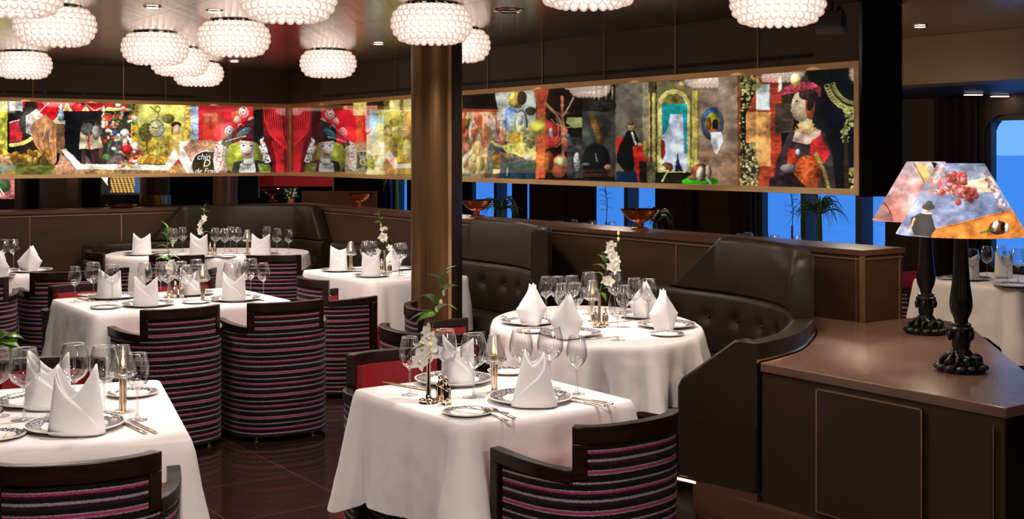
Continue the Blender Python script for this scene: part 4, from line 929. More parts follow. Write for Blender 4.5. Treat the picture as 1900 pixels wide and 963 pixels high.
def make_chair():
    root = empty('tub_chair')
    E = CT/2; CHh = .245
    arm = lambda d: .662 + .022*max(0,(abs(d)-CHh)/(E-CHh))
    mb = MB()
    arc_solid(mb, -CHh, CHh, .744, .80, -.012, .028)
    for s in (-1, 1):
        arc_solid(mb, s*CHh, s*E, lambda d: arm(d)-.042, arm, -.012, .030)
        arc_solid(mb, s*(CHh-.045), s*(CHh+.0), .632, .745, -.012, .028)
        arc_solid(mb, s*(E-.04), s*E, .07, lambda d: arm(d)-.041, -.012, .030)
        arc_solid(mb, s*(CHh-.001), s*(CHh+.012), .615, lambda d: arm(d)-.041, -.012, .029)
    mb.build('wooden_frame', M['wood_frame'], root, sharp=40, bevel=.004)
    mb = MB(); arc_solid(mb, -(E-.062), E-.062, .032, .632, -.006, .018)
    arc_solid(mb, -(CHh-.046), CHh-.046, .631, .745, -.006, .018)
    mb.build('striped_shell', M['stripes'], root, sharp=60)
    mb = MB(); arc_solid(mb, -(E-.02), E-.02, .30, .632, .031, .055); arc_solid(mb, -(CHh-.02), CHh-.02, .631, .75, .029, .055)
    mb.build('inner_back', M['red_leather'], root, sharp=60)
    mb = MB(); pl = [(-.24,-.19),(-.16,-.235),(.16,-.235),(.24,-.19),(.25,.0),(.25,.24),(.2,.27),(-.2,.27),(-.25,.24),(-.25,0)]
    mb.prism(pl, .30, .455); mb.build('seat', M['red_leather'], root, sharp=30, bevel=.02)
    mb = MB(); mb.prism([(p[0]*.97,p[1]*.97) for p in pl], .05, .298); mb.build('seat_base', M['stripes'], root, sharp=30)
    for x, y in ((-.17,-.22),(.17,-.22),(-.2,.2),(.2,.2)):
        mb = MB(); mb.lathe([(0,0),(.022,0),(.022,.006),(.011,.012),(.010,.03),(.016,.036),(.016,.0695),(0,.0695)], 12, (x,y,0)); mb.build('foot', M['brass'], root)
    return root
def chair(px_or_loc, deg, label, group=None):
    return place('tub_chair', (px_or_loc[0], px_or_loc[1], 0), R_(deg), label, 'chair', group, make_chair)
chair((.235,4.22), 37, 'striped tub chair with its back to us at the front edge of the square table')
chair((-.39,5.19), 180+29, 'striped tub chair showing red inner back across the square table with the orchid')
chair((-1.31,3.72), 20, 'nearest striped tub chair, pulled up to the white table with the green sprig')
chair((-1.9,4.95), 190, 'red-lined tub chair behind the folded napkins of the table with the green sprig')
chair((-1.43,7.42), 29, 'purple striped tub chair beside the dark aisle, back to us at the long table')
chair((-1.99,7.12), 36, 'purple striped tub chair at the long table, one seat farther from the aisle')
chair((-2.68,7.92), 180+30, 'red-lined tub chair across the long table, behind its first wine glasses')
chair((-2.15,8.28), 180+30, 'red-lined tub chair across the long table, behind its flower vase')
chair((-3.36,9.23), 25, 'striped tub chair at the small far table by the brown divider, nearer the long table')
chair((-3.81,8.74), 25, 'striped tub chair at the small far table, mostly cut off by the photo edge')
chair((-3.45,10.97), -55, 'round-backed striped tub chair at the end of the corner banquette table')
chair((-2.85,10.71), 4, 'dark-railed tub chair before the corner banquette table, behind the green flower stem')
chair((-2.03,10.71), 4, 'dark-railed tub chair before the corner banquette table, beneath its candle lamp')
chair((-1.18,8.68), -55, 'striped tub chair at the end of the table in front of the pillar banquette')
chair((-.30,7.05), -78, 'striped tub chair with red inside, just in front of the bronze pillar')
chair((-.34,6.2), -62, 'striped tub chair between the round table and the square table')
chair((3.12,9.28), 180+35, 'red-lined tub chair at the table behind the two black lamps')
# ---- tables with cloths
def rrect(hx, hy, r, n=10):
    out = []
    for cx, cy, a0 in ((hx-r,hy-r,0),(-hx+r,hy-r,90),(-hx+r,-hy+r,180),(hx-r,-hy+r,270)):
        for i in range(n+1): 
            a = R_(a0+90*i/n); out.append(((cx+r*cos(a)), (cy+r*sin(a))))
    return out
def resample(poly, n):
    p = [Vector((*q,0)) for q in poly] + [Vector((*poly[0],0))]; ln = [0]
    for i in range(1,len(p)): ln.append(ln[-1]+(p[i]-p[i-1]).length)
    out, k = [], 1
    for i in range(n):
        d = ln[-1]*i/n
        while ln[k] < d: k += 1
        out.append(p[k-1].lerp(p[k], (d-ln[k-1])/max(ln[k]-ln[k-1],1e-9)))
    return out
def cloth(outline, LL, seed, corners, flare=.035, fold=.014, nf=5, cdrop=.30, cout=.10):
    """outline ccw; corners: list of directions (angles in degrees) where the cloth's own corners hang"""
    n = 260; P0 = resample(outline, n); mb = MB(); g = random.Random(seed); ph = [g.uniform(0,6.28) for _ in range(6)]
    nr = []
    for i in range(n):
        t = (P0[(i+2)%n]-P0[(i-2)%n]).normalized(); nr.append(Vector((t.y,-t.x,0)))
    def cw(i):
        a = math.atan2(P0[i].y, P0[i].x); w = 0
        for c in corners:
            d = abs((a-R_(c)+pi)%(2*pi)-pi); w = max(w, math.exp(-(d/.16)**2))
        return w
    rows = [[(p.x*.3,p.y*.3,.75) for p in P0],[(p.x*.7,p.y*.7,.75) for p in P0]]
    for ins, z in ((.02,.75),(.008,.7492),(0,.7465)): rows.append([((p-nr[i]*ins).x,(p-nr[i]*ins).y,z) for i,p in enumerate(P0)])
    m = 16
    for j in range(1, m+1):
        k = j/m; row = []
        for i, p in enumerate(P0):
            w = cw(i); u = i/n*2*pi; Lc = LL*(1+cdrop*w) + .012*sin(3*u+ph[0])
            f = fold*(sin(nf*u+ph[1]) + .6*sin(nf*2.3*u+ph[2]) + .35*sin(nf*4.1*u+ph[4]))
            sidefold = -0.05*math.exp(-((w-.45)/.22)**2) if w > .05 else 0
            o = .006 + flare*k + f*k**1.2 + (cout*w + sidefold)*k**1.1
            o += (.006*noise.noise(Vector((p.x*7,p.y*7,k*3+seed))) + .003*noise.noise(Vector((p.x*19,p.y*19,k*7+seed))))*min(1,k*3)
            q = p + nr[i]*o; row.append((q.x,q.y,.7465-Lc*k))
        rows.append(row)
    v = [p for r in rows for p in r]; f = [tuple(range(n))]
    for j in range(len(rows)-1):
        for i in range(n): f.append((j*n+i, j*n+(i+1)%n, (j+1)*n+(i+1)%n, (j+1)*n+i))
    mb.add(v, f); return mb
def table(loc, rz, outline, label_t, label_c, LL, seed, corners, **kw):
    root = empty('dining_table', loc, rz); tag(root, label_t, 'table')
    mb = MB(); mb.prism([(p[0]*.985,p[1]*.985) for p in outline], .705, .742); mb.build('tabletop', M['wood_frame'], root, smooth=False)
    mb = MB(); mb.lathe([(.0,.04),(.045,.04),(.04,.3),(.045,.66),(.16,.70),(0,.70)], 24); mb.build('pedestal', M['black_plastic'], root)
    mb = MB(); mb.lathe([(0,0),(.24,0),(.24,.02),(.06,.045),(0,.045)], 32); mb.build('base', M['black_plastic'], root)
    o = cloth(outline, LL, seed, corners, **kw).build('tablecloth', M['linen'], sharp=180, loc=loc); o.rotation_euler = (0,0,rz)
    tag(o, label_c, 'tablecloth'); return o
def rect_at(px, py, lu, lv, ang=None):
    """near corner at a pixel; lu along U (away, to the left), lv along V"""
    c = P(px, py, .75); u, v = (U, V) if ang is None else (Vector((-sin(ang),cos(ang),0)), Vector((cos(ang),sin(ang),0)))
    return c + u*lu/2 + v*lv/2, (ANG if ang is None else ang)
CR = [45,135,225,315]
def cang(hx, hy): a = math.degrees(math.atan2(hy,hx)); return [a,180-a,180+a,360-a]
def square(px, py, lu, lv, lt, lc, LL, seed, ang=None, **kw):
    c, a = rect_at(px, py, lu, lv, ang); c.z = 0
    return table(c, a, rrect(abs(lv)/2, lu/2, .03), lt, lc, LL, seed, kw.pop('cor', None) or cang(abs(lv)/2, lu/2), **kw)
square(860,790,.79,.75,'square dining table under white linen, set with an orchid in a bud vase','white linen cloth on the square table with the orchid bud vase',.38,3,cdrop=.2,cout=.09,fold=.016,nf=5,flare=.025)
square(358,818,1.15,-1.15,'dining table cut by the photo edge, under white linen with a green sprig','white linen cloth on the nearest left table with the green sprig',.50,5,ang=R_(21),cdrop=.25,cout=.10,fold=.008,nf=4)
square(177,584,.92,1.2,'long dining table under white linen, between four striped tub chairs','white linen cloth on the long table set for four',.46,7,cdrop=.2,cout=.09,fold=.010,nf=6)
square(693,524,1.15,.80,'dining table beside the bronze pillar under a long white cloth','white linen cloth with a pointed hanging corner, beside the bronze pillar',.40,11,cor=[180-math.degrees(math.atan2(1.15,.80)),180+math.degrees(math.atan2(1.15,.80))],cdrop=.34,cout=.09,fold=.006,nf=4)
c7 = P(78,512,.75)+V*-.45+U*.4; c7.z = 0
table(c7, ANG, rrect(.45,.4,.03),'small far table by the brown divider, cut by the photo edge','white linen cloth on the small far table by the brown divider',.40,13,cang(.45,.4),fold=.008)
def ellipse(a, b, n=72, p=2.0):
    return [(a*math.copysign(abs(cos(2*pi*i/n))**(2/p),cos(2*pi*i/n)), b*math.copysign(abs(sin(2*pi*i/n))**(2/p),sin(2*pi*i/n))) for i in range(n)]
c4 = D(387, 11.3); table(c4, R_(6), ellipse(.90,.62,80,2.6),'wide table in the corner banquette under white linen','white linen cloth on the corner banquette table',.34,17,[30,150,210,330],fold=.014,nf=8,cdrop=.05,cout=.02)
c6 = D(1104, 6.62); table(c6, R_(8), ellipse(.545,.80,90),'round dining table under white linen inside the curved banquette','white linen cloth hanging in folds from the round table',.30,19,[-38,52,142,232],fold=.05,nf=11,cdrop=.42,cout=.05,flare=.025)
c8 = P(1888,536,.75)+U*.42+V*.45; c8.z = 0
table(c8, ANG, rrect(.45,.42,.03),'dining table under cream cloth behind the two black lamps','cream cloth with a drooping corner behind the two black lamps',.33,23,cang(.45,.42),fold=.006,cdrop=.5,cout=.05)
c9 = W(2.8, 2.15); table(c9, ANG, rrect(.4,.4,.03),'window table beyond the divider near the palm plant','white cloth on the window table near the palm plant',.3,29,cang(.4,.4))
c10 = W(5.3, 2.25); table(c10, ANG, rrect(.4,.4,.03),'window table beyond the divider behind the dark curtains','white cloth on the window table behind the dark curtains',.3,31,cang(.4,.4))
TZ = .7505
# ---- tableware
def glass_maker(kind, h, w):
    def mk():
        root = empty(kind)
        mb = MB(); b = w/2; zb = h*.46
        prof = [(.004,zb-.004),(b*.35,zb+.006),(b*.72,zb+h*.08),(b*.95,zb+h*.17),(b,zb+h*.24),(b*.97,zb+h*.34),(b*.84,zb+h*.46),(b*.74,h)]
        pp = [Vector((r,0,z)) for r,z in prof]; sm = catmull([tuple(q) for q in pp], 3)
        mb.lathe([(q.x,q.z) for q in sm], 28); mb.build('bowl', M['glass'], root, sharp=180); mb = MB(); mb.torus((0,0,h), b*.74, .0009, 32, 5); mb.build('rim', M['glass_rim'], root, sharp=180)
        mb = MB(); mb.lathe([(.0,zb),(.005,zb-.001),(.0036,zb-.02),(.0033,.03),(.006,.010),(.010,.006),(0,.006)], 12); mb.build('stem', M['glass'], root, sharp=180)
        mb = MB(); mb.lathe([(0,.0055),(.012,.005),(w*.42,.001),(w*.42,0),(0,0)], 28); mb.build('foot', M['foot_glass'], root, sharp=180)
        return root
    return mk
GL = {'big': ('wine_glass', .236, .102), 'mid': ('wine_glass', .228, .092), 'small': ('wine_glass', .218, .078)}
def glass(px, py, size, label, group=None, z=TZ, sc=1.0):
    k = GL[size]; p = P(px, py, z)
    return place('glass_'+size, p, 0, label, 'wine glass', group, glass_maker(k[0], k[1], k[2]), sc)
def make_candle_lamp():
    root = empty('candle_lamp')
    mb = MB(); mb.lathe([(0,0),(.028,0),(.028,.004),(.012,.008),(0,.008)], 24); mb.build('base', M['silver'], root)
    mb = MB()
    for k in range(5):
        a = 2*pi*k/5; mb.lathe([(0,.007),(.0042,.007),(.0042,.125),(0,.125)], 8, (.009*cos(a),.009*sin(a),0))
    mb.build('stem', M['silver'], root)
    mb = MB(); mb.lathe([(0,.125),(.022,.126),(.024,.132),(.016,.135),(.015,.148),(0,.15)], 24); mb.build('cup', M['silver'], root)
    mb = MB(); mb.lathe([(.046,.128),(.047,.136),(.036,.170),(.021,.220),(.0205,.222)], 28); mb.torus((0,0,.222), .0205, .0016, 24, 6); mb.build('glass_shade', M['shade_glass'], root, sharp=180)
    mb = MB(); mb.torus((0,0,.129), .046, .0026, 30, 6)
    for k in range(14):
        a = 2*pi*k/14; mb.ball((.034*cos(a),.034*sin(a),.123), .0045, 6, 5)
    mb.torus((0,0,.118), .030, .0018, 24, 6); mb.build('shade_ring', M['glass_rim'], root, sharp=180)
    mb = MB(); mb.lathe([(0,.150),(.004,.153),(.006,.165),(.004,.178),(0,.19)], 10); mb.build('flame', M['flame'], root)
    return root
def lamp(px, py, label, sc=1.0): return place('candle_lamp', P(px,py,TZ), 0, label, 'candle lamp', None, make_candle_lamp, sc)
def make_shaker():
    root = empty('shaker')
    mb = MB(); mb.lathe([(0,0),(.019,0),(.019,.004),(.0165,.008),(.0175,.05),(.015,.056),(0,.056)], 20); mb.build('body', M['silver'], root)
    mb = MB(); mb.lathe([(0,.056),(.015,.057),(.015,.061),(.009,.070),(.006,.078),(.009,.083),(.008,.090),(.004,.095),(.005,.101),(0,.105)], 16); mb.build('cap', M['silver'], root)
    return root
def shaker(px, py, label, sc=1.0): return place('shaker', P(px,py,TZ), 0, label, 'salt or pepper shaker', None, make_shaker, sc)
def make_vase():
    mb = MB(); mb.lathe([(0,0),(.036,0),(.034,.006),(.022,.012),(.012,.02),(.0085,.03),(.0075,.12),(.0095,.18),(.0075,.18),(.006,.12),(0,.12)], 20)
    for k in range(10):
        a = 2*pi*k/10; mb.ball((.028*cos(a),.028*sin(a),.009), .007, 8, 5)
    return mb.build('bud_vase', M['silver'])
def vase(px, py, label, sc=1.0): return place('bud_vase', P(px,py,TZ), 0, label, 'vase', None, make_vase, sc)
def make_charger():
    mb = MB(); mb.lathe([(0,.006),(.08,.005),(.098,.008),(.105,.013),(.15,.020),(.156,.020),(.155,.016),(.10,.006),(.09,0),(0,0)], 56)
    return mb.build('charger_plate', M['charger'], sharp=60)
def make_bread():
    mb = MB(); mb.lathe([(0,.004),(.045,.003),(.056,.007),(.085,.013),(.089,.013),(.088,.010),(.058,.002),(.05,0),(0,0)], 44)
    return mb.build('bread_plate', M['bread'], sharp=60)
def charger(px, py, label, sc=1.0): return place('charger_plate', P(px,py,TZ), rnd.uniform(0,6), label, 'plate', None, make_charger, sc)
def bread(px, py, label, sc=1.0): return place('bread_plate', P(px,py,TZ), rnd.uniform(0,6), label, 'plate', None, make_bread, sc)
def napkin_two(seed, w=.125, h=.165, dip=.09, taper=.12):
    """a linen napkin folded to a standing tube with two peaks, one layer crossing over in front"""
    g = random.Random(seed); n, m = 72, 12; mb = MB(); hl, hr = h*g.uniform(.96,1.03), h*g.uniform(.92,1.0); cs = g.uniform(-.12,.12)
    def shape(a, k):
        c, s_ = cos(a), sin(a); tp = 1-taper*k
        return w/2*tp*math.copysign(abs(c)**.85, c), w*.30*(1-.5*k)*math.copysign(abs(s_)**.9, s_) + .004*sin(3*a+seed)*k
    rows = []
    for j in range(m+1):
        k = j/m; row = []
        for i in range(n):
            a = 2*pi*i/n; c = cos(a); pk = hl if c < cs else hr
            u = abs(c-cs)/(1+abs(cs) if (c < cs) == (cs > 0) else 1-abs(cs)) if cs else abs(c)
            top = dip + (pk-dip)*min(1,u)**1.15
            x, y = shape(a, top*k/h); row.append((x, y, top*k))
        rows.append(row)
    mb.add([p for r in rows for p in r], [(j*n+i, j*n+(i+1)%n, (j+1)*n+(i+1)%n, (j+1)*n+i) for j in range(m) for i in range(n)])
    sg = 1 if g.random() < .5 else -1; mm, q = 18, 8; vv, ff = [], []
    for j in range(mm+1):
        t = j/mm; a = R_(181 + 150*t) if sg > 0 else R_(359-150*t)
        zt = (hl if sg > 0 else hr)*(.99 - .86*t**1.1)
        for i in range(q+1):
            z = .003 + (zt-.003)*i/q; x, y = shape(a, z/h); vv.append((x*1.01, y-.0045, z))
    for j in range(mm):
        for i in range(q): ff.append((j*(q+1)+i,(j+1)*(q+1)+i,(j+1)*(q+1)+i+1,j*(q+1)+i+1))
    mb.add(vv, ff)
    return mb
def napkin_bishop(seed, w=.118, h=.165):
    g = random.Random(seed); n, m = 64, 14; rows = []; hh = h*g.uniform(.96,1.04); mb = MB(); off = g.uniform(-.012,.012)
    for j in range(m+1):
        k = j/m; row = []
        for i in range(n):
            a = 2*pi*i/n; c, s_ = cos(a), sin(a)
            wid = (.74+.52*k/.5) if k < .5 else max(.05, 1.0-1.0*((k-.5)/.5)**1.15)
            dia = 1/(abs(c)**1.25+abs(s_)**1.25)**(1/1.25)
            row.append((w/2*wid*c*dia + off*k, w*.42*s_*dia*(1-.45*k), hh*k*(1-.05*(abs(c)))))
        rows.append(row)
    v = [p for r in rows for p in r]; f = []
    for j in range(m):
        for i in range(n): f.append((j*n+i, j*n+(i+1)%n, (j+1)*n+(i+1)%n, (j+1)*n+i))
    mb.add(v, f)
    # open flap behind the tip
    mb.add([(-w*.3+off,.012,hh*.62),(w*.1+off,.02,hh*1.02),(w*.36+off,.012,hh*.66),(0+off,.0,hh*.5)], [(0,1,2,3)])
    return mb
NSEED = [40]
def napkin(px, py, label, kind='two', rz=0.0, sc=1.0, **kw):
    NSEED[0] += 1; p = P(px, py, TZ+.0065)
    mb = (napkin_two if kind == 'two' else napkin_bishop)(NSEED[0], **kw)
    o = mb.build('folded_napkin', M['napkin'], sharp=180 if kind == 'two' else 38, loc=p); o.rotation_euler = (0,0,rz); o.scale = (sc,)*3
    sm = o.modifiers.new('cloth', 'SOLIDIFY'); sm.thickness = .0022; sm.offset = 0
    return tag(o, label, 'napkin')
def make_knife():
    root = empty('table_knife')
    mb = MB(); mb.prism([(-.006,-.11),(.006,-.11),(.0055,-.02),(.004,0),(-.004,0),(-.0055,-.02)], .002, .007); mb.build('handle', M['silver'], root, bevel=.0015)
    mb = MB(); mb.prism([(-.004,0),(.004,0),(.008,.01),(.009,.07),(.003,.11),(-.004,.115),(-.005,.02)], .003, .0048); mb.build('blade', M['silver'], root, smooth=False)
    return root
def make_fork():
    root = empty('table_fork')
    mb = MB(); mb.prism([(-.007,-.10),(.007,-.10),(.003,-.02),(.0025,.02),(-.0025,.02),(-.003,-.02)], .002, .0055); mb.build('handle', M['silver'], root, bevel=.001)
    mb = MB(); mb.prism([(-.003,.02),(.003,.02),(.011,.045),(.0115,.06),(-.0115,.06),(-.011,.045)], .003, .0055)
    for k in range(4):
        x = -.0098+k*.0065; mb.prism([(x-.0017,.06),(x+.0017,.06),(x+.001,.098),(x-.001,.098)], .003, .0055)
    mb.build('tines', M['silver'], root, smooth=False)
    return root
def cutlery(kind, px, py, rz, label, dz=0.0, tilt=0.0):
    p = P(px, py, TZ+dz); o = place(kind, p, rz, label, 'knife' if 'knife' in kind else 'fork', None, make_knife if 'knife' in kind else make_fork)
    o.rotation_euler = (tilt, 0, rz); return o
def make_leaf(l=.06, w=.030):
    mb = MB(); n = 8; v, f = [], []
    for i in range(n+1):
        k = i/n; ww = w*sin(pi*min(1,k**.8))*(1 if k < 1 else 0); z = .012*sin(pi*k)-.02*k*k
        v += [(-ww/2, l*k, z+.004), (0, l*k, z), (ww/2, l*k, z+.004)]
    for i in range(n):
        for q in (0,1): f.append((3*i+q,3*i+q+1,3*i+4+q,3*i+3+q))
    mb.add(v, f); return mb
LEAFM = None
def orient(a, roll=0.0, loc=(0,0,0)):
    a = Vector(a).normalized(); q = a.to_track_quat('Y', 'Z'); return Matrix.Translation(loc) @ q.to_matrix().to_4x4() @ Matrix.Rotation(roll, 4, 'Y')
def flower_mb(r=.030):
    mb = MB()
    for k in range(5):
        a = 2*pi*k/5 + pi/2; ww = .62 if k in (0,2,3) else .95
        l = r; n = 5; v, f = [], []
        for i in range(n+1):
            t = i/n; hw = l*ww*.5*sin(pi*(.12+.88*t)**.9) if t < 1 else .0005; z = .25*l*t*t
            for sgn in (-1,0,1):
                x, y = l*t, sgn*hw; v.append((x*cos(a)-y*sin(a), x*sin(a)+y*cos(a), z + (.08*l if sgn else 0)*sin(pi*t)))
        for i in range(n):
            for q in (0,1): f.append((3*i+q,3*i+3+q,3*i+4+q,3*i+1+q))
        mb.add(v, f)
    mb.ball((0,0,.004), r*.2, 8, 5, mi=1, sc=(1,1,1.4)); return mb
MESH = {}
def spray(base, pts, leaves, flowers, buds, label, sc=1.0):
    """pts, leaves, flowers, buds given as (dx, dz) offsets from the vase mouth in metres, dy small"""
    root = empty('orchid_spray', base); tag(root, label, 'flower stem')
    mb = MB(); sm = catmull([(p[0], p[2] if len(p) > 2 else 0.0, p[1]) for p in pts], 5); mb.tube(sm, [.0026*(1-.6*i/len(sm)) for i in range(len(sm))], 6); mb.build('stem', M['stem'], root)
    if 'leaf' not in MESH: MESH['leaf'] = make_leaf().mesh('leaf', M['leaf'], sharp=180); MESH['flower'] = flower_mb().mesh('flower', [M['petal'], M['bud']], sharp=180)
    for (x, z, dx, dz, s) in leaves:
        o = bpy.data.objects.new('leaf', MESH['leaf']); link(o, root); o.matrix_local = orient((dx, rnd.uniform(-.5,.1), dz), rnd.uniform(-.6,.6), (x,0,z)) @ Matrix.Scale(s,4)
    for (x, z, s) in flowers:
        o = bpy.data.objects.new('flower', MESH['flower']); link(o, root)
        o.matrix_local = Matrix.Translation((x,-.012,z)) @ Matrix.Rotation(R_(90)+rnd.uniform(-.5,.5),4,'X') @ Matrix.Rotation(rnd.uniform(-.5,.5),4,'Y') @ Matrix.Rotation(rnd.uniform(0,6),4,'Z') @ Matrix.Scale(s,4)
    for (x, z, s) in buds:
        mb = MB(); mb.ball((x,0,z), .007*s, 8, 6, sc=(1,1,1.7)); mb.build('bud', M['bud'], root)
    return root
# ================= the square table with the orchid
T_ = 'on the square table with the orchid'
charger(984,743,'near dinner plate with dark blue scroll rim '+T_)
napkin(991,752,'crisp white napkin folded in two peaks, nearest us '+T_,w=.165,h=.205,dip=.15,taper=.62)
charger(842,709,'far dinner plate with dark blue scroll rim '+T_)
napkin(850,714,'white two-peaked napkin standing behind the silver shakers '+T_,w=.13,h=.197,dip=.141,taper=.1,rz=.1)
bread(867,768,'small side plate nearest the corner '+T_)
bread(944,692,'small side plate behind the candle lamp '+T_)
glass(760,733,'small','small wine glass beside the red chair back '+T_)
glass(826,721,'mid','wine glass directly behind the shakers '+T_)
glass(879,737,'big','large wine glass in front of the far napkin '+T_)
glass(967,722,'mid','wine glass just behind the near napkin '+T_)
glass(1021,720,'big','wide wine glass between near napkin and last glass '+T_)
glass(1070,731,'small','small wine glass nearest the round table '+T_)
lamp(917,731,'glass-shaded candle lamp on fluted silver stem '+T_)
shaker(828,751,'nearer silver shaker beside the bud vase '+T_); shaker(817,744,'farther silver shaker beside the bud vase '+T_)
vase(795,747,'silver bud vase holding the tall orchid '+T_)
spray(P(795,747,TZ)+Vector((0,0,.15)), [(0,-.03),(.005,.06),(.02,.15),(.045,.25),(.07,.36)], [(0,.04,-.9,.25,1.1),(.01,.10,1,.3,.9),(.02,.15,-1,.3,1.5),(.03,.18,1,.5,1.4),(.03,.2,-.8,.8,1.5),(.045,.24,.9,.8,1.3),(.05,.26,-.6,1,1.4),(.06,.3,.5,1,1.1),(.03,.17,-.9,-.1,1.3)], [(-.02,.05,1.2),(.012,.06,1.3),(.0,.085,1.2),(.025,.04,1.1),(-.03,.0,1.2),(.005,.025,1.1),(-.005,.11,.8)], [(.03,.19,1),(.045,.215,1),(.055,.25,1),(.07,.33,.8),(.0,.13,1)], 'tall white orchid stem with dark green leaves '+T_)
cutlery('table_knife',750,717,R_(50),'knife lying by the red chair '+T_); cutlery('table_knife',762,720,R_(50),'second knife beside the far dinner plate '+T_)
cutlery('table_knife',1093,744,R_(48),'outer knife beside the near dinner plate '+T_); cutlery('table_knife',1078,748,R_(48),'inner knife beside the near dinner plate '+T_)
cutlery('table_knife',893,763,R_(60),'butter knife resting across the small side plate '+T_,dz=.014)
cutlery('table_fork',915,772,R_(28),'outer fork beside the near side plate '+T_); cutlery('table_fork',930,767,R_(28),'inner fork beside the near side plate '+T_)
# ================= nearest left table
T_ = 'on the nearest left table'
charger(139,794,'nearest dinner plate with scroll rim '+T_,1.03); napkin(143,803,'large white two-peaked napkin in front '+T_,w=.17,h=.218,dip=.115,taper=.3,sc=1.05)
charger(72,748,'second dinner plate, behind the nearest, '+T_,1.0); napkin(90,757,'white two-peaked napkin behind the front one '+T_,w=.155,h=.20,dip=.125,taper=.12,sc=1.03)
bread(246,733,'side plate behind the candle lamp '+T_,1.08); bread(-6,812,'side plate cut by the photo edge '+T_)
glass(45,779,'big','large wine glass beside the front napkin '+T_,sc=1.03); glass(-6,772,'big','wine glass cut by the photo edge '+T_)
glass(138,768,'mid','wine glass rising behind the front napkin '+T_,sc=1.07); glass(193,768,'big','wide wine glass between napkin and candle lamp '+T_); glass(255,779,'small','small wine glass nearest the aisle '+T_,sc=1.04)
lamp(228,764,'glass-shaded candle lamp on silver stem '+T_,1.05)
cutlery('table_fork',18,802,R_(14),'outer fork beside the front dinner plate '+T_); cutlery('table_fork',38,801,R_(14),'inner fork beside the front dinner plate '+T_)
cutlery('table_knife',247,795,R_(38),'inner knife beside the front dinner plate '+T_); cutlery('table_knife',266,794,R_(38),'outer knife beside the front dinner plate '+T_)
vase(-14,765,'silver bud vase cut by the photo edge '+T_)
spray(P(-14,765,TZ)+Vector((0,0,.15)), [(0,-.03),(.0,.04),(.015,.07),(.05,.10)], [(.01,.07,1,.5,1.3),(.02,.08,.8,-.4,1.2),(.03,.09,1,.1,1.3),(.04,.10,.7,-.7,1.1),(.0,.08,.3,1,1.1),(.045,.10,1,.4,1.1),(.02,.1,.9,.8,1.2)], [], [], 'glossy green leafy sprig '+T_)
# ================= long table
T_ = 'on the long table'
S_ = 1.0
for px, py, lb in ((275,567,'front dinner plate under the napkin beside the side plate'),(210,553,'back dinner plate nearest the table end'),(437,557,'front dinner plate nearest the aisle'),(352,547,'back dinner plate behind the shakers')): charger(px,py,lb+' '+T_,S_)
napkin(271,568,'white napkin with wide-set peaks, front row beside the side plate, '+T_,w=.145,h=.18,dip=.115); napkin(203,553,'white two-peaked napkin nearest the table end '+T_,w=.15,h=.18,dip=.13)
napkin(434,558,'white napkin with deep dip, front row nearest the aisle, '+T_,w=.145,h=.18,dip=.11); napkin(352,547,'white napkin glowing behind the candle lamp '+T_,w=.13,h=.175,dip=.125)
bread(195,572,'front side plate near the corner '+T_,.98); bread(364,562,'front side plate between the two near chairs '+T_,.98); bread(168,549,'back side plate near the table end '+T_,.9)
for px, py, sz, lb in ((139,561,'small','first small wine glass from the table end'),(173,558,'big','second wine glass from the table end, wide bowled,'),(208,560,'mid','wine glass seen through the end napkin'),(269,556,'mid','wine glass rising out of the front napkin dip'),(298,551,'small','small wine glass left standing just before the flower vase'),(311,557,'big','wide wine glass in front of the flower vase'),(336,553,'mid','wine glass over the pair of shakers'),(347,558,'small','small wine glass in front of the back napkin'),(364,548,'mid','wine glass behind the candle lamp'),(427,556,'mid','wine glass rising behind the aisle napkin'),(452,551,'small','narrow wine glass half behind the aisle napkin'),(465,549,'big','wide wine glass second from the aisle'),(489,552,'small','last small wine glass by the aisle chair')): glass(px,py,sz,lb+' '+T_)
lamp(376,557,'candle lamp with bright glass shade '+T_); shaker(325,552,'first silver shaker beside the flower vase '+T_); shaker(337,552,'second silver shaker beside the candle lamp '+T_); vase(314,552,'silver bud vase '+T_)
spray(P(314,552,TZ)+Vector((0,0,.15)), [(0,-.03),(.0,.08),(-.01,.18),(-.02,.28)], [(0,.08,-1,.4,1.4),(0,.09,.9,.3,1.2),(-.01,.15,-.9,.7,1.2),(-.01,.17,.8,.6,1.1),(-.015,.2,-.3,1,1.5),(-.02,.23,.5,1,1.5),(-.02,.26,-.2,1,1.3)], [(.01,.02,1),(.035,.04,1),(.0,.05,1),(.02,.07,.9),(.025,.13,.8),(.03,-.0,1)], [(.02,.18,1)], 'bright green leafy orchid stem '+T_)
cutlery('table_knife',153,556,R_(40),'knife lying near the first wine glass '+T_); cutlery('table_knife',474,556,R_(40),'knife lying near the last wine glass '+T_); cutlery('table_fork',236,563,R_(30),'fork between the two end napkins '+T_); cutlery('table_fork',404,560,R_(30),'fork beside the aisle napkin '+T_)
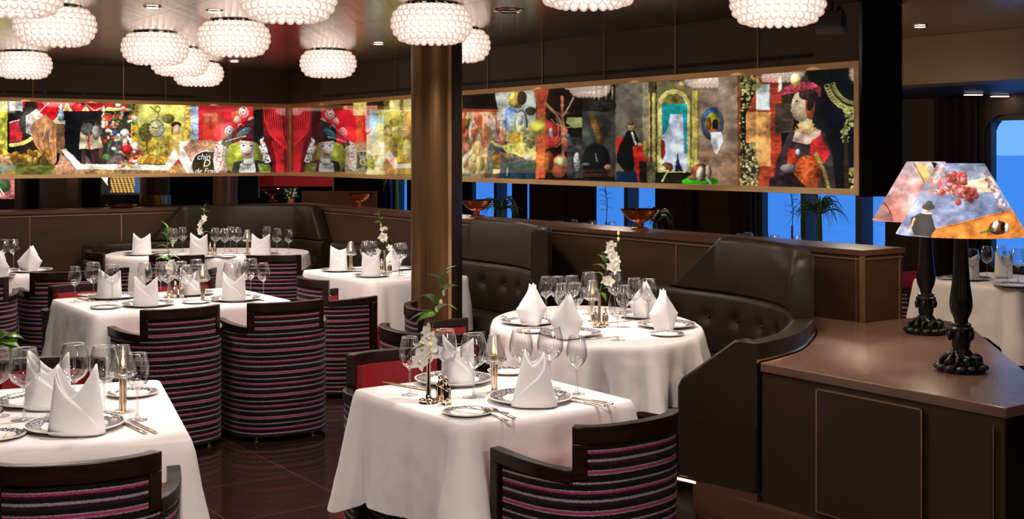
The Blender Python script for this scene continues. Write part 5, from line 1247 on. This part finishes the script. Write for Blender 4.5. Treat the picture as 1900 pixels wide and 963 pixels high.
# ================= corner banquette table
T_ = 'on the corner banquette table'
for px, py, lb in ((263,473,'dinner plate at the end'),(372,478,'dinner plate in the middle of the near side'),(484,474,'dinner plate nearest the candle lamp')): charger(px,py,lb+' '+T_)
napkin(263,473,'wide two-peaked napkin at the end '+T_,w=.17,h=.20,dip=.14); napkin(369,478,'two-peaked napkin below the white orchid '+T_,w=.16,h=.215,dip=.16); napkin(484,474,'two-peaked napkin beside the candle lamp '+T_,w=.175,h=.20,dip=.14)
bread(421,478,'side plate on the near side '+T_); bread(300,470,'side plate beside the end napkin '+T_)
for px, py, sz, lb in ((322,471,'mid','wine glass lined up with the green stem'),(339,468,'mid','tall wine glass nearest the end napkin'),(400,470,'mid','first wine glass after the orchid'),(417,471,'mid','second wine glass after the orchid'),(428,467,'mid','third wine glass after the orchid'),(439,471,'big','wide wine glass beside the candle lamp'),(495,466,'mid','wine glass half behind the last napkin'),(514,471,'mid','second last wine glass'),(536,471,'small','very last narrow wine glass')): glass(px,py,sz,lb+' '+T_)
lamp(459,472,'candle lamp with amber glow '+T_,1.0); shaker(390,471,'first shaker beside the middle napkin '+T_); shaker(398,471,'second shaker beside the middle napkin '+T_); vase(377,468,'bud vase '+T_)
spray(P(377,468,TZ)+Vector((0,0,.15)), [(0,-.03),(-.01,.08),(0,.18),(.02,.3)], [(0,.05,-.8,.5,1),(.01,.2,.8,.7,1),(.01,.22,-.7,.8,1),(.015,.26,.6,1,1),(0,.02,1,.4,1.1)], [(-.03,.06,1),(-.025,.10,1),(-.01,.13,1),(.01,.17,1),(.02,.15,.9),(-.02,.03,1)], [(.01,.24,1)], 'white orchid stem rising against the leather '+T_)
# ================= table beside the pillar
T_ = 'on the table beside the pillar'
charger(628,503,'far dinner plate '+T_,.9); charger(690,513,'near dinner plate '+T_,.85); charger(738,500,'dinner plate behind the balloon glasses '+T_,.85)
napkin(628,502,'upright two-peaked napkin beside the candle lamp '+T_,w=.135,h=.185,dip=.155); napkin(688,513,'leaning two-peaked napkin before the orchid '+T_,w=.14,h=.18,dip=.14); napkin(729,502,'napkin half hidden behind the balloon glass '+T_,'bishop')
glass(680,505,'big','balloon glass rising behind the near napkin '+T_); glass(691,503,'mid','second glass close behind the near napkin '+T_); glass(741,511,'big','balloon glass nearest the pillar '+T_); glass(746,507,'mid','glass just behind the balloon glass nearest the pillar '+T_)
lamp(651,502,'candle lamp with small glass shade '+T_); shaker(708,505,'shaker to one side of the bud vase '+T_); shaker(723,507,'shaker nearer the pillar '+T_); vase(714,509,'bud vase '+T_); bread(664,503,'side plate beside the candle lamp '+T_)
spray(P(714,509,TZ)+Vector((0,0,.15)), [(0,-.03),(.01,.06),(.0,.16),(-.03,.24),(-.045,.32)], [(-.03,.26,.9,.6,.8),(-.04,.28,-.8,.7,.8),(-.03,.23,-.9,.5,.8),(-.045,.3,.4,1,.8)], [(-.01,.13,1.3),(-.02,.13,1.2),(0,.12,1.2),(.035,.05,1),(-.045,.03,1),(-.02,.19,.7),(.01,.2,.7)], [(-.03,.22,1)], 'sparse white orchid stem beside the pillar, '+T_[3:])
# ================= round table
T_ = 'on the round table'
for px, py, lb in ((982,600,'dinner plate nearest the pillar side'),(1060,622,'near dinner plate with scroll rim'),(1195,588,'far dinner plate behind the glasses'),(1236,606,'dinner plate nearest the banquette arm')): charger(px,py,lb+' '+T_)
napkin(985,602,'tall pointed napkin nearest the pillar '+T_,'bishop',w=.155,h=.22,rz=.5); napkin(1051,627,'pointed napkin nearest us '+T_,'bishop',w=.14,h=.205,rz=-.2)
napkin(1195,589,'pointed napkin at the far side '+T_,'bishop',w=.14,h=.205,rz=.1); napkin(1232,612,'pointed napkin with centre crease nearest the buttoned leather '+T_,'bishop',w=.14,h=.205,rz=.35)
bread(1237,622,'side plate before the napkin with the centre crease '+T_); bread(990,616,'side plate before the tallest napkin '+T_)
for px, py, sz, lb in ((1013,586,'small','small wine glass just behind the tallest napkin'),(1035,590,'mid','wine glass second from the tallest napkin'),(1061,588,'mid','taller wine glass behind the near napkin'),(1042,603,'small','low wine glass over the near napkin'),(1067,606,'mid','wine glass close over the near napkin tip'),(1093,583,'big','large balloon glass behind the orchid'),(1141,582,'mid','wine glass behind the orchid flowers'),(1158,607,'small','wine glass behind the nearest one'),(1146,631,'mid','wine glass standing nearest the cloth edge'),(1177,594,'mid','wine glass seen over the far napkin'),(1203,596,'mid','wine glass in front of the far napkin')): glass(px,py,sz,lb+' '+T_)
lamp(1099,597,'candle lamp behind the silver shakers '+T_); shaker(1103,603,'shaker on the pillar side of the bud vase '+T_); shaker(1123,604,'shaker on the banquette side of the bud vase '+T_); vase(1112,607,'bud vase '+T_)
spray(P(1112,607,TZ)+Vector((0,0,.15)), [(0,-.03),(.01,.07),(.05,.16),(.085,.24),(.1,.34)], [(.02,.11,-1,.8,1),(.03,.14,-1,1,1.2),(.03,.18,-.5,1,1.2),(.02,.05,1,-.2,1.2),(.05,.2,-.6,1,1),(.0,.04,-1,.2,1),(.0,.03,.6,-.5,1)], [(.03,.1,1.1),(.05,.09,1.1),(.08,.16,1.2),(.06,.17,1),(.07,.22,1.2),(.055,.25,1.1),(.09,.2,1),(.06,.28,1)], [(.085,.28,1),(.1,.31,1),(.1,.34,1)], 'white orchid stem in full bloom '+T_)
cutlery('table_knife',1120,628,R_(-62),'knife lying beside the near dinner plate '+T_); cutlery('table_knife',1008,610,R_(-70),'knife lying on the cloth before the tallest napkin '+T_,dz=.014); cutlery('table_fork',1150,598,R_(-50),'fork beside the far dinner plate '+T_); cutlery('table_fork',948,592,R_(30),'fork at the pillar-side rim '+T_)
# ================= far small table, lamp-side table, window tables
T_ = 'on the small far table'
charger(58,504,'dinner plate '+T_); charger(-12,516,'dinner plate cut by the photo edge '+T_); napkin(54,504,'tall folded napkin '+T_,'bishop',w=.15,h=.2,rz=.3); napkin(-2,516,'folded napkin cut by the photo edge '+T_,'bishop',w=.13,h=.2)
glass(8,498,'mid','wine glass at the photo edge '+T_); glass(25,498,'mid','wine glass beside the tall napkin '+T_)
T_ = 'on the table behind the two black lamps'
charger(1796,519,'dinner plate beyond the nearer lamp column '+T_); napkin(1800,519,'folded napkin partly behind the lamp column '+T_,w=.13,h=.19,dip=.15); charger(1885,532,'dinner plate nearest the table corner '+T_); bread(1760,518,'side plate between the lamp columns '+T_)
napkin(1862,514,'folded napkin among the glasses '+T_,w=.13,h=.18,dip=.14)
for px, py, sz, lb in ((1805,522,'mid','wine glass in front of the first napkin'),(1831,515,'mid','wine glass standing clear against the sea'),(1857,513,'mid','wine glass third along from the lamp'),(1869,523,'small','small wine glass fourth along from the lamp'),(1889,524,'big','wine glass nearest the photo edge')): glass(px,py,sz,lb+' '+T_)
for k, (s, t) in enumerate(((2.55,2.0),(2.75,2.25),(3.0,2.1),(3.1,2.3),(2.6,2.35),(5.1,2.1),(5.3,2.35),(5.5,2.1),(5.05,2.4),(5.6,2.35),(5.25,2.0))):
    p = W(s, t, TZ+.0); place('glass_mid', p, 0, 'wine glass top just showing over the divider on the window table ' + ('near the palm plant' if k < 5 else 'behind the dark curtains'), 'wine glass', 'wine glasses on the window table ' + ('near the palm plant' if k < 5 else 'behind the dark curtains'))
# ================= copper bowls on the divider
def make_bowl():
    root = empty('footed_bowl')
    mb = MB(); mb.lathe([(0,.055),(.045,.06),(.095,.085),(.128,.125),(.137,.142),(.141,.145),(.137,.147),(.124,.128),(.09,.092),(.04,.068),(0,.064)], 40); mb.build('bowl', M['copper'], root, sharp=80)
    mb = MB(); mb.lathe([(0,0),(.058,0),(.058,.008),(.03,.02),(.02,.03),(.028,.038),(.02,.046),(.03,.057),(0,.057)], 28)
    for k in range(12):
        a = 2*pi*k/12; mb.ball((.052*cos(a),.052*sin(a),.008), .011, 8, 5)
    mb.build('foot', M['copper'], root); return root
for px, lb in ((1188,'copper footed bowl nearest us on the divider, silhouetted against blue windows'),(885,'copper footed bowl on the divider right beside the bronze pillar'),(667,'copper footed bowl on the divider below the portrait side of the display box'),(505,'copper footed bowl farthest along the divider, beneath the red wall')):
    s = s_at(px, TH/2); p = W(s, TH/2, 1.1305)
    place('footed_bowl', p, 0, lb, 'bowl', None, make_bowl, .98)
c = W(SC+.17, t_at(226, SC+.17), 1.1305); mb = MB(); mb.lathe([(0,0),(.10,0),(.14,.02),(.15,.03),(.14,.032),(.09,.012),(0,.01)], 32); tag(mb.build('serving_tray', M['copper'], loc=c), 'low dark round tray standing on the far divider', 'tray')
# ================= big black table lamps
def big_lamp(px, py, label, painter, name):
    p = P(px, py, .7405); root = empty('table_lamp', p); tag(root, label, 'lamp')
    def add(mb, nm, m, **kw): return mb.build(nm, m, root, **kw)
    g = random.Random(px)
    mb = MB(); mb.lathe([(0,0),(.098,0),(.102,.008),(.085,.018),(.045,.04),(.034,.07),(.030,.12),(0,.12)], 32)
    for k in range(12):
        a = 2*pi*k/12+.2; r = .080; mb.ball((r*cos(a), r*sin(a), .018), .026, 12, 8, sc=(1.25,1,.65), M=Matrix.Rotation(a,3,'Z'))
    for k in range(6):
        a = 2*pi*k/6; mb.torus((.064*cos(a), .064*sin(a), .044), .021, .009, 18, 8, M=Matrix.Rotation(a,3,'Z') @ Matrix.Rotation(R_(80),3,'X')); mb.ball((.066*cos(a+.5), .066*sin(a+.5), .046), .018, 10, 7)
    for k in range(10):
        a = 2*pi*k/10; mb.tube([(.032*cos(a),.032*sin(a),.085),(.045*cos(a+.3),.045*sin(a+.3),.066),(.066*cos(a+.5),.066*sin(a+.5),.062),(.082*cos(a+.35),.082*sin(a+.35),.036),(.07*cos(a+.1),.07*sin(a+.1),.028)], .008, 6)
    add(mb, 'scrolled_base', M['black_iron'], sharp=60)
    mb = MB(); mb.lathe([(0,.10),(.036,.10),(.038,.14),(.036,.165),(.048,.17),(.05,.182),(.04,.19),(.042,.198),(.03,.206),(0,.206)], 32)
    for k in range(6):
        a = 2*pi*k/6; mb.ball((.047*cos(a), .047*sin(a), .15), .011, 8, 6, sc=(1,1,2.0))
    add(mb, 'collar', M['black_iron'], sharp=50)
    mb = MB(); mb.lathe([(0,.205),(.028,.206),(.029,.22),(.042,.25),(.047,.275),(.046,.305),(.038,.36),(.033,.42),(.029,.50),(.027,.58),(.028,.60),(0,.60)], 32); add(mb, 'column', M['black_iron'], sharp=60)
    mb = MB(); mb.lathe([(0,.60),(.006,.60),(.006,.80),(0,.80)], 8); mb.tube([(-.075,0,.845),(.075,0,.845)], .003, 6); mb.tube([(0,-.075,.845),(0,.075,.845)], .003, 6); mb.lathe([(0,.79),(.005,.79),(.005,.846),(0,.846)], 8); add(mb, 'shade_carrier', M['brass'])
    mb = MB(); mb.ball((0,0,.70), .03, 12, 8); add(mb, 'bulb', M['bulb'])
    z0, z1, r0, r1 = .575, .875, .262, .092
    n, m = 420, 220; G = np.zeros((m, n, 3)); a = np.linspace(0, 2*pi, n, endpoint=False)[None,:]; k = np.linspace(0,1,m)[:,None]
    r = r1+(r0-r1)*k; G[...,0] = p.x+r*np.cos(a); G[...,1] = p.y+r*np.sin(a); G[...,2] = p.z+z1+(z0-z1)*k
    # the print wraps round: the far half carries the same drawing continued
    Gd = G.copy(); Gd[...,1] = np.where(G[...,1] > p.y, 2*p.y-G[...,1], G[...,1])
    o = print_grid('lampshade', G, lambda x, y: painter(CX+F*Gd[...,0]/Gd[...,1], YH+F*(CZ-Gd[...,2])/Gd[...,1]), M[name], None, closed=True)
    o.parent = root; o.matrix_parent_inverse = Matrix.Translation(-p)
    s2 = o.modifiers.new('paper', 'SOLIDIFY'); s2.thickness = .0015
    return root
M['bulb'] = mat('frosted_bulb', (1,1,1), .5, emit=(1,.82,.6), estr=6)
M['shade_near'] = print_mat('printed_lampshade', .62, .35); M['shade_far'] = print_mat('printed_lampshade_pink', .55, .35)
big_lamp(1783, 688, 'nearer black baroque table lamp, shade printed with grapes and a small figure', paint_shade_near, 'shade_near')
big_lamp(1718, 618, 'farther black baroque table lamp with a pink clouded shade', paint_shade_far, 'shade_far')
# ================= chandeliers
def make_chandelier():
    root = empty('bubble_chandelier')
    mb = MB(); mb.lathe([(0,-.002),(.15,-.002),(.15,-.014),(.13,-.02),(0,-.02)], 40); mb.build('ceiling_plate', M['chrome'], root)
    mb = MB(); mb.lathe([(0,-.03),(.12,-.03),(.135,-.06),(.135,-.16),(.12,-.19),(0,-.19)], 32); mb.build('light_core', M['core'], root)
    rings = [(.172,-.034),(.198,-.062),(.208,-.094),(.208,-.127),(.196,-.160),(.170,-.190),(.13,-.203)]
    me = MB().ball((0,0,0), .0215, 12, 8).mesh('glass_ball', M['ball'], sharp=180)
    pos = []
    for j, (r, z) in enumerate(rings):
        n = int(2*pi*r/.0425)
        for i in range(n):
            a = 2*pi*(i + .5*(j % 2))/n; pos.append((sin(a), Vector((r*cos(a), r*sin(a), z))))
    pos.sort(key=lambda q: q[0] + (0.0 if q[1].z > -.2 else -.1))
    for q in pos[:100]:
        o = bpy.data.objects.new('glass_ball', me); o.location = q[1]; link(o, root)
    mb = MB()
    for q in pos[100:]: mb.ball(q[1], .0215, 10, 7)
    o = mb.build('glass_balls', M['ball'], root, sharp=180); o['kind'] = 'stuff'
    return root
LAMPS = [(22,28,'glass bubble chandelier cut by the top corner of the photo'),(102,84,'large bubble chandelier just below the cut-off corner one'),(43,145,'bubble chandelier low beside the display box start, above the printed hand'),(288,119,'bubble chandelier above the printed clock'),(434,103,'bubble chandelier above the printed portrait'),(333,140,'middle bubble chandelier of the overlapping three'),(368,159,'lowest and farthest bubble chandelier of the overlapping group'),(534,39,'wide bubble chandelier cut by the top edge, between portrait and pillar'),(609,143,'bubble chandelier hanging alone before the gold corner tube'),(801,80,'bubble chandelier directly in front of the pillar top'),(847,114,'bubble chandelier half hidden behind the pillar'),(1091,13,'bubble chandelier barely showing at the top edge right of the pillar'),(1443,46,'bubble chandelier beside the small black speaker')]
LPOS = []
for px, yb, lb in LAMPS:
    d = (CZ - 2.27)*F/(yb-YH); p = D(px, d, CEIL-.001); LPOS.append(p)
    place('bubble_chandelier', p, 0, lb, 'chandelier', None, make_chandelier)
# ================= ceiling fittings
def on_ceiling(px, py, z=CEIL): return P(px, py, z)
def make_downlight():
    root = empty('downlight'); mb = MB(); mb.lathe([(.034,-.001),(.05,-.001),(.052,-.006),(.036,-.009)], 28); mb.build('trim_ring', M['chrome'], root)
    mb = MB(); mb.lathe([(0,-.003),(.034,-.003),(.034,-.001),(0,-.001)], 24); mb.build('lens', M['downlight'], root); return root
for px, py, lb in ((283,12,'recessed downlight near the top edge above the clock print'),(398,20,'recessed downlight beside the wide top-edge chandelier'),(435,113,'tiny recessed downlight under the portrait chandelier'),(702,80,'recessed downlight between two chandeliers before the pillar'),(1131,110,'tiny downlight over the far end of the soffit'),(1707,48,'recessed downlight over the aisle beyond the black end panel')):
    if px == 1131: continue
    place('downlight', on_ceiling(px,py,CEIL-.0005), 0, lb, 'downlight', None, make_downlight, 1.0)
p = on_ceiling(945,18); mb = MB(); mb.lathe([(0,-.001),(.085,-.001),(.09,-.008),(.07,-.014),(.06,-.008),(.04,-.014),(0,-.014)], 36); tag(mb.build('ceiling_vent', M['chrome'], loc=p), 'round metal ceiling vent right of the pillar chandelier', 'vent')
for px, py, lb in ((1806,173,'rectangular ceiling light farther from the window corner'),(1855,176,'rectangular ceiling light nearer the window corner')):
    p = P(px, py, 2.169); mb = MB(); mb.box(-.075,.075,-.03,.03,-.012,0); o = mb.build('ceiling_light', M['window_frame'], smooth=False, loc=p); mb = MB(); mb.box(-.07,.07,-.026,.026,-.016,-.0122); mb.build('diffuser', M['strip_light'], o, smooth=False); tag(o, lb, 'light')
p = D(1540, 6.35, 2.33); sp = empty('wall_speaker', p, R_(-25)); tag(sp, 'small black speaker bracketed high on the soffit', 'speaker')
mb = MB(); mb.box(-.075,.075,-.05,.05,-.05,.05, M=Matrix.Rotation(R_(-18),4,'X')); mb.build('case', M['black_plastic'], sp, smooth=False, bevel=.008)
mb = MB(); mb.tube([(0,.02,.03),(0,.05,.10),(0,.05,.159)], .01, 8); mb.torus((.04,.03,.05), .035, .008, 20, 6, M=Matrix.Rotation(R_(90),3,'Y')); mb.build('bracket', M['black_plastic'], sp)
# ================= curtains and plants at the windows
def curtain(s0, s1, label):
    mb = MB(); n = 60; v, f = [], []
    for i in range(n+1):
        k = i/n; s = s0+(s1-s0)*k; t = TW-.10+.025*sin(k*(s1-s0)*60)
        a, b = W(s, t), W(s, t+.02); v += [(a.x,a.y,.03),(a.x,a.y,2.16),(b.x,b.y,2.16),(b.x,b.y,.03)]
    for i in range(n):
        for q in range(4): f.append((4*i+q,4*i+(q+1)%4,4*i+4+(q+1)%4,4*i+4+q))
    f += [(0,3,2,1),(4*n,4*n+1,4*n+2,4*n+3)]; mb.add(v, f); tag(mb.build('curtain', M['curtain'], sharp=60), label, 'curtain')
curtain(2.25,2.7,'dark curtain at the near side of the window behind the lamps'); curtain(5.0,5.35,'dark curtain beyond the palm plant, closing the widest window'); curtain(7.66,8.3,'dark curtain left of the window behind the nearest copper bowl'); curtain(5.9,6.55,'dark curtain right of the window behind the nearest copper bowl')
curtain(9.15,9.5,'dark curtain right of the window beside the pillar'); curtain(10.5,11.1,'maroon curtain touching the bronze pillar edge in view'); curtain(13.1,13.6,'dark curtain left of the farthest window before the pillar'); curtain(11.9,12.35,'dark curtain right of the farthest window, hidden partly by the pillar')
def palm(px, d, z, sz, label, seed, dens=46):
    c = D(px, d); root = empty('potted_palm', c); tag(root, label, 'plant'); g = random.Random(seed)
    mb = MB(); mb.lathe([(0,0),(.13,0),(.15,.30),(.14,.30),(.12,.27),(0,.27)], 24); mb.build('pot', M['black_plastic'], root)
    mb = MB(); mb.tube([(0,0,.25),(.01,0,z*.6),(0,0,z)], [.04,.025,.02], 8); mb.build('trunk', M['leaf_dark'], root)
    mb = MB()
    for k in range(dens):
        a = g.uniform(0,2*pi); r = sz*g.uniform(.5,1.05); up = sz*g.uniform(.25,.95); dr = sz*g.uniform(.1,.8)
        pts = []
        for i in range(7):
            t = i/6; pts.append((r*t*cos(a), r*t*sin(a), z + up*sin(pi*min(1,t*.75))*.8 - dr*t*t*t))
        mb.tube(pts, [.007*(1-.85*i/6) for i in range(7)], 4)
    mb.build('fronds', M['leaf_dark'], root); return root
palm(1520,9.8,1.17,.24,'arching palm plant silhouetted against the widest window',1,60); palm(930,11.6,1.12,.22,'spidery plant behind the copper bowl beside the pillar',2); palm(1215,9.9,1.1,.2,'thin-leaved plant behind the nearest copper bowl',3,34); palm(736,13.3,1.38,.26,'drooping plant in the window left of the pillar',4,54)
def twig(px, d, z, label, seed):
    g = random.Random(seed); root = empty('bud_vase_twig', D(px, d, TZ)); tag(root, label, 'flower stem')
    mb = MB(); mb.lathe([(0,0),(.035,0),(.012,.02),(.01,.25),(0,.25)], 12); mb.build('vase', M['silver'], root)
    mb = MB(); mb.tube([(0,0,.24),(.01,0,z*.6),(-.03,0,z)], .004, 5); mb.build('twig', M['leaf_dark'], root)
    mb = MB()
    for k in range(16):
        zz = .35+(z-.35)*k/15; lf = make_leaf(.07,.03); Q = orient((g.choice([-1,1]), g.uniform(-.4,.4), g.uniform(.2,.9)), 0, (-.02*k/15,0,zz)); mb.add([Q @ Vector(p) for p in lf.v], lf.f)
    mb.build('leaves', M['leaf_dark'], root)
twig(1125, 11.9, .72, 'slender leafy stem against the blue window left of the copper bowl', 3); twig(1470, 11.3, .66, 'slender flower stem against the widest window left of the palm', 4)
p = W(s_at(540,TH/2), TH/2, 1.1305); root = empty('flower_sprig', p); tag(root, 'small white-flowered sprig on the divider beside the farthest copper bowl', 'flowers')
mb = MB(); mb.lathe([(0,0),(.04,0),(.045,.05),(.03,.06),(0,.06)], 16); mb.build('pot', M['copper'], root)
mb = MB()
for k in range(26): mb.ball((rnd.uniform(-.07,.07), rnd.uniform(-.04,.04), rnd.uniform(.05,.16)), .014, 6, 5, sc=(1.4,.7,.8))
mb.build('foliage', M['leaf'], root)
mb = MB()
for k in range(14): mb.ball((rnd.uniform(-.05,.06), -.05, rnd.uniform(.05,.15)), .010, 6, 5)
mb.build('blossoms', M['petal'], root)
# ---- lights the room has
def spot(name, loc, power, size_deg, color=(1,.84,.68), blend=.5, radius=.03, target=None):
    l = bpy.data.lights.new(name, 'SPOT'); l.energy = power; l.spot_size = R_(size_deg); l.spot_blend = blend; l.color = color; l.shadow_soft_size = radius
    o = bpy.data.objects.new(name, l); o.location = loc; col.objects.link(o)
    if target is not None: o.rotation_euler = (Vector(target)-Vector(loc)).to_track_quat('-Z','Y').to_euler()
    return o
for p in LPOS:
    spot('chandelier_light', (p.x, p.y, CEIL-.235), 30, 165, (1,.86,.76), .6, .12)
# chandeliers hanging over the part of the room behind the camera
for s, t in ((-4.5,-3.2),(-6.0,-1.0),(-2.2,-4.6)):
    p = W(s,t,CEIL-.2); spot('chandelier_light', p, 72, 165, (1,.86,.76), .6, .12)
# downlights over the tables
for tgt, off, pw, sz in ((Vector((.0,4.7,.75)),(.15,-.35),42,34),(Vector((-1.5,4.4,.75)),(.3,-.1),42,40),(Vector((-1.9,7.9,.75)),(-.2,.1),60,42),(Vector((-1.0,9.6,.75)),(.0,-.3),46,36),(Vector((.44,6.6,.75)),(-.3,-.2),60,38),(Vector((-2.8,11.2,.75)),(0,-.2),60,44),(Vector((-3.9,9.7,.75)),(0,0),36,34),(Vector((3.5,8.8,.75)),(-.2,-.3),13,36),(Vector((1.7,5.6,.74)),(.05,.1),16,46)):
    spot('table_downlight', (tgt.x+off[0], tgt.y+off[1], CEIL-.02), pw*1.25, sz, (1,.87,.79), .35, .02, tgt)
# aisle and window-side downlights; spots added to brighten the room beyond the far divider
for s_, t_, pw in ((-.9,1.2,30),(1.2,1.1,26),(3.6,1.1,26),(6.2,1.1,26),(8.8,.9,30),(10.4,-1.2,36),(10.6,-3.2,40),(10.0,-5.2,40),(12.4,-2.0,30)):
    p = W(s_, t_, CEIL-.02); spot('aisle_and_fill_spot', p, pw, 120, (1,.80,.62), .7, .05)
for s_, t_ in ((.9,3.3),(4.6,3.3),(7.8,3.3)):
    p = W(s_, t_, 2.15); spot('window_table_downlight', p, 12, 80, (1,.84,.7), .6, .03)
# lamp bulbs in the two table lamps
for px, py in ((1783,688),(1718,618)):
    p = P(px,py,.74); l = bpy.data.lights.new('lamp_bulb','POINT'); l.energy = 5; l.color = (1,.75,.5); l.shadow_soft_size = .03; o = bpy.data.objects.new('lamp_bulb', l); o.location = (p.x,p.y,.74+.66); col.objects.link(o)
# small display lights hidden in the top of the picture box
for s_ in (.55,1.5,2.45,3.4,4.35,5.3,6.2,7.0):
    spot('display_light', W(s_, .036, Z1-FR-.006), 1.1, 150, (1,.72,.45), .8, .012)
for t_ in (-.5,-1.3,-2.1,-2.9,-3.7):
    spot('display_light', W(SC+.036, t_, Z1-FR-.006), 1.3, 150, (1,.72,.45), .8, .012)
# ceiling spots whose pools begin at the gold frame
for s_ in (.35,.95,1.9,3.0,4.6,6.6):
    spot('picture_light', W(s_, -.45, CEIL-.02), 11, 23, (1,.80,.58), .12, .004, W(s_, .0, 1.99))
for t_ in (-.8,-2.0,-2.6,-3.6):
    spot('picture_light', W(SC-.45, t_, CEIL-.02), 11, 23, (1,.80,.58), .12, .004, W(SC, t_, 1.99))
# unseen point lights added to brighten aisle soffit and back room, behind display box
for s_, t_, e in ((1.0,1.15,14),(3.5,1.15,14),(6.0,1.15,14),(9.3,-1.5,26),(9.3,-4.2,26)):
    l = bpy.data.lights.new('aisle_fill_light','POINT'); l.energy = e; l.color = (1,.78,.56); l.shadow_soft_size = .08; o = bpy.data.objects.new('aisle_fill_light', l); o.location = W(s_,t_,1.85); col.objects.link(o)
# evening sky
w = bpy.data.worlds.new('evening_sky'); bpy.context.scene.world = w; w.use_nodes = True; nt = w.node_tree; bg = nt.nodes['Background']
tc = nt.nodes.new('ShaderNodeTexCoord'); sx = nt.nodes.new('ShaderNodeSeparateXYZ'); nt.links.new(tc.outputs['Generated'], sx.inputs[0])
cr = nt.nodes.new('ShaderNodeValToRGB'); cr.color_ramp.elements[0].position = 0.0; cr.color_ramp.elements[0].color = (.09,.23,.47,1); cr.color_ramp.elements[1].position = .4; cr.color_ramp.elements[1].color = (.05,.16,.42,1)
nt.links.new(sx.outputs['Z'], cr.inputs['Fac']); nt.links.new(cr.outputs['Color'], bg.inputs['Color']); bg.inputs['Strength'].default_value = 1.3
# ---- camera
cam = bpy.data.cameras.new('camera'); cam.sensor_width = 36; cam.lens = F/1900*36; cam.shift_y = -(481.5-YH)/1900; cam.clip_end = 20000; cam.clip_start = .05
co = bpy.data.objects.new('camera', cam); co.location = (0,0,CZ); co.rotation_euler = (pi/2,0,0); col.objects.link(co); bpy.context.scene.camera = co
sc = bpy.context.scene
sc.view_settings.view_transform = 'Standard'; sc.view_settings.look = 'None'; sc.view_settings.gamma = 1; sc.view_settings.use_curve_mapping = False; sc.view_settings.exposure = 0.9
sc.cycles.max_bounces = 8; sc.cycles.transparent_max_bounces = 18; sc.cycles.use_adaptive_sampling = True; sc.cycles.adaptive_threshold = .025; sc.cycles.diffuse_bounces = 3; sc.cycles.glossy_bounces = 4
sc.cycles.caustics_reflective = False; sc.cycles.caustics_refractive = False; sc.cycles.sample_clamp_indirect = 4
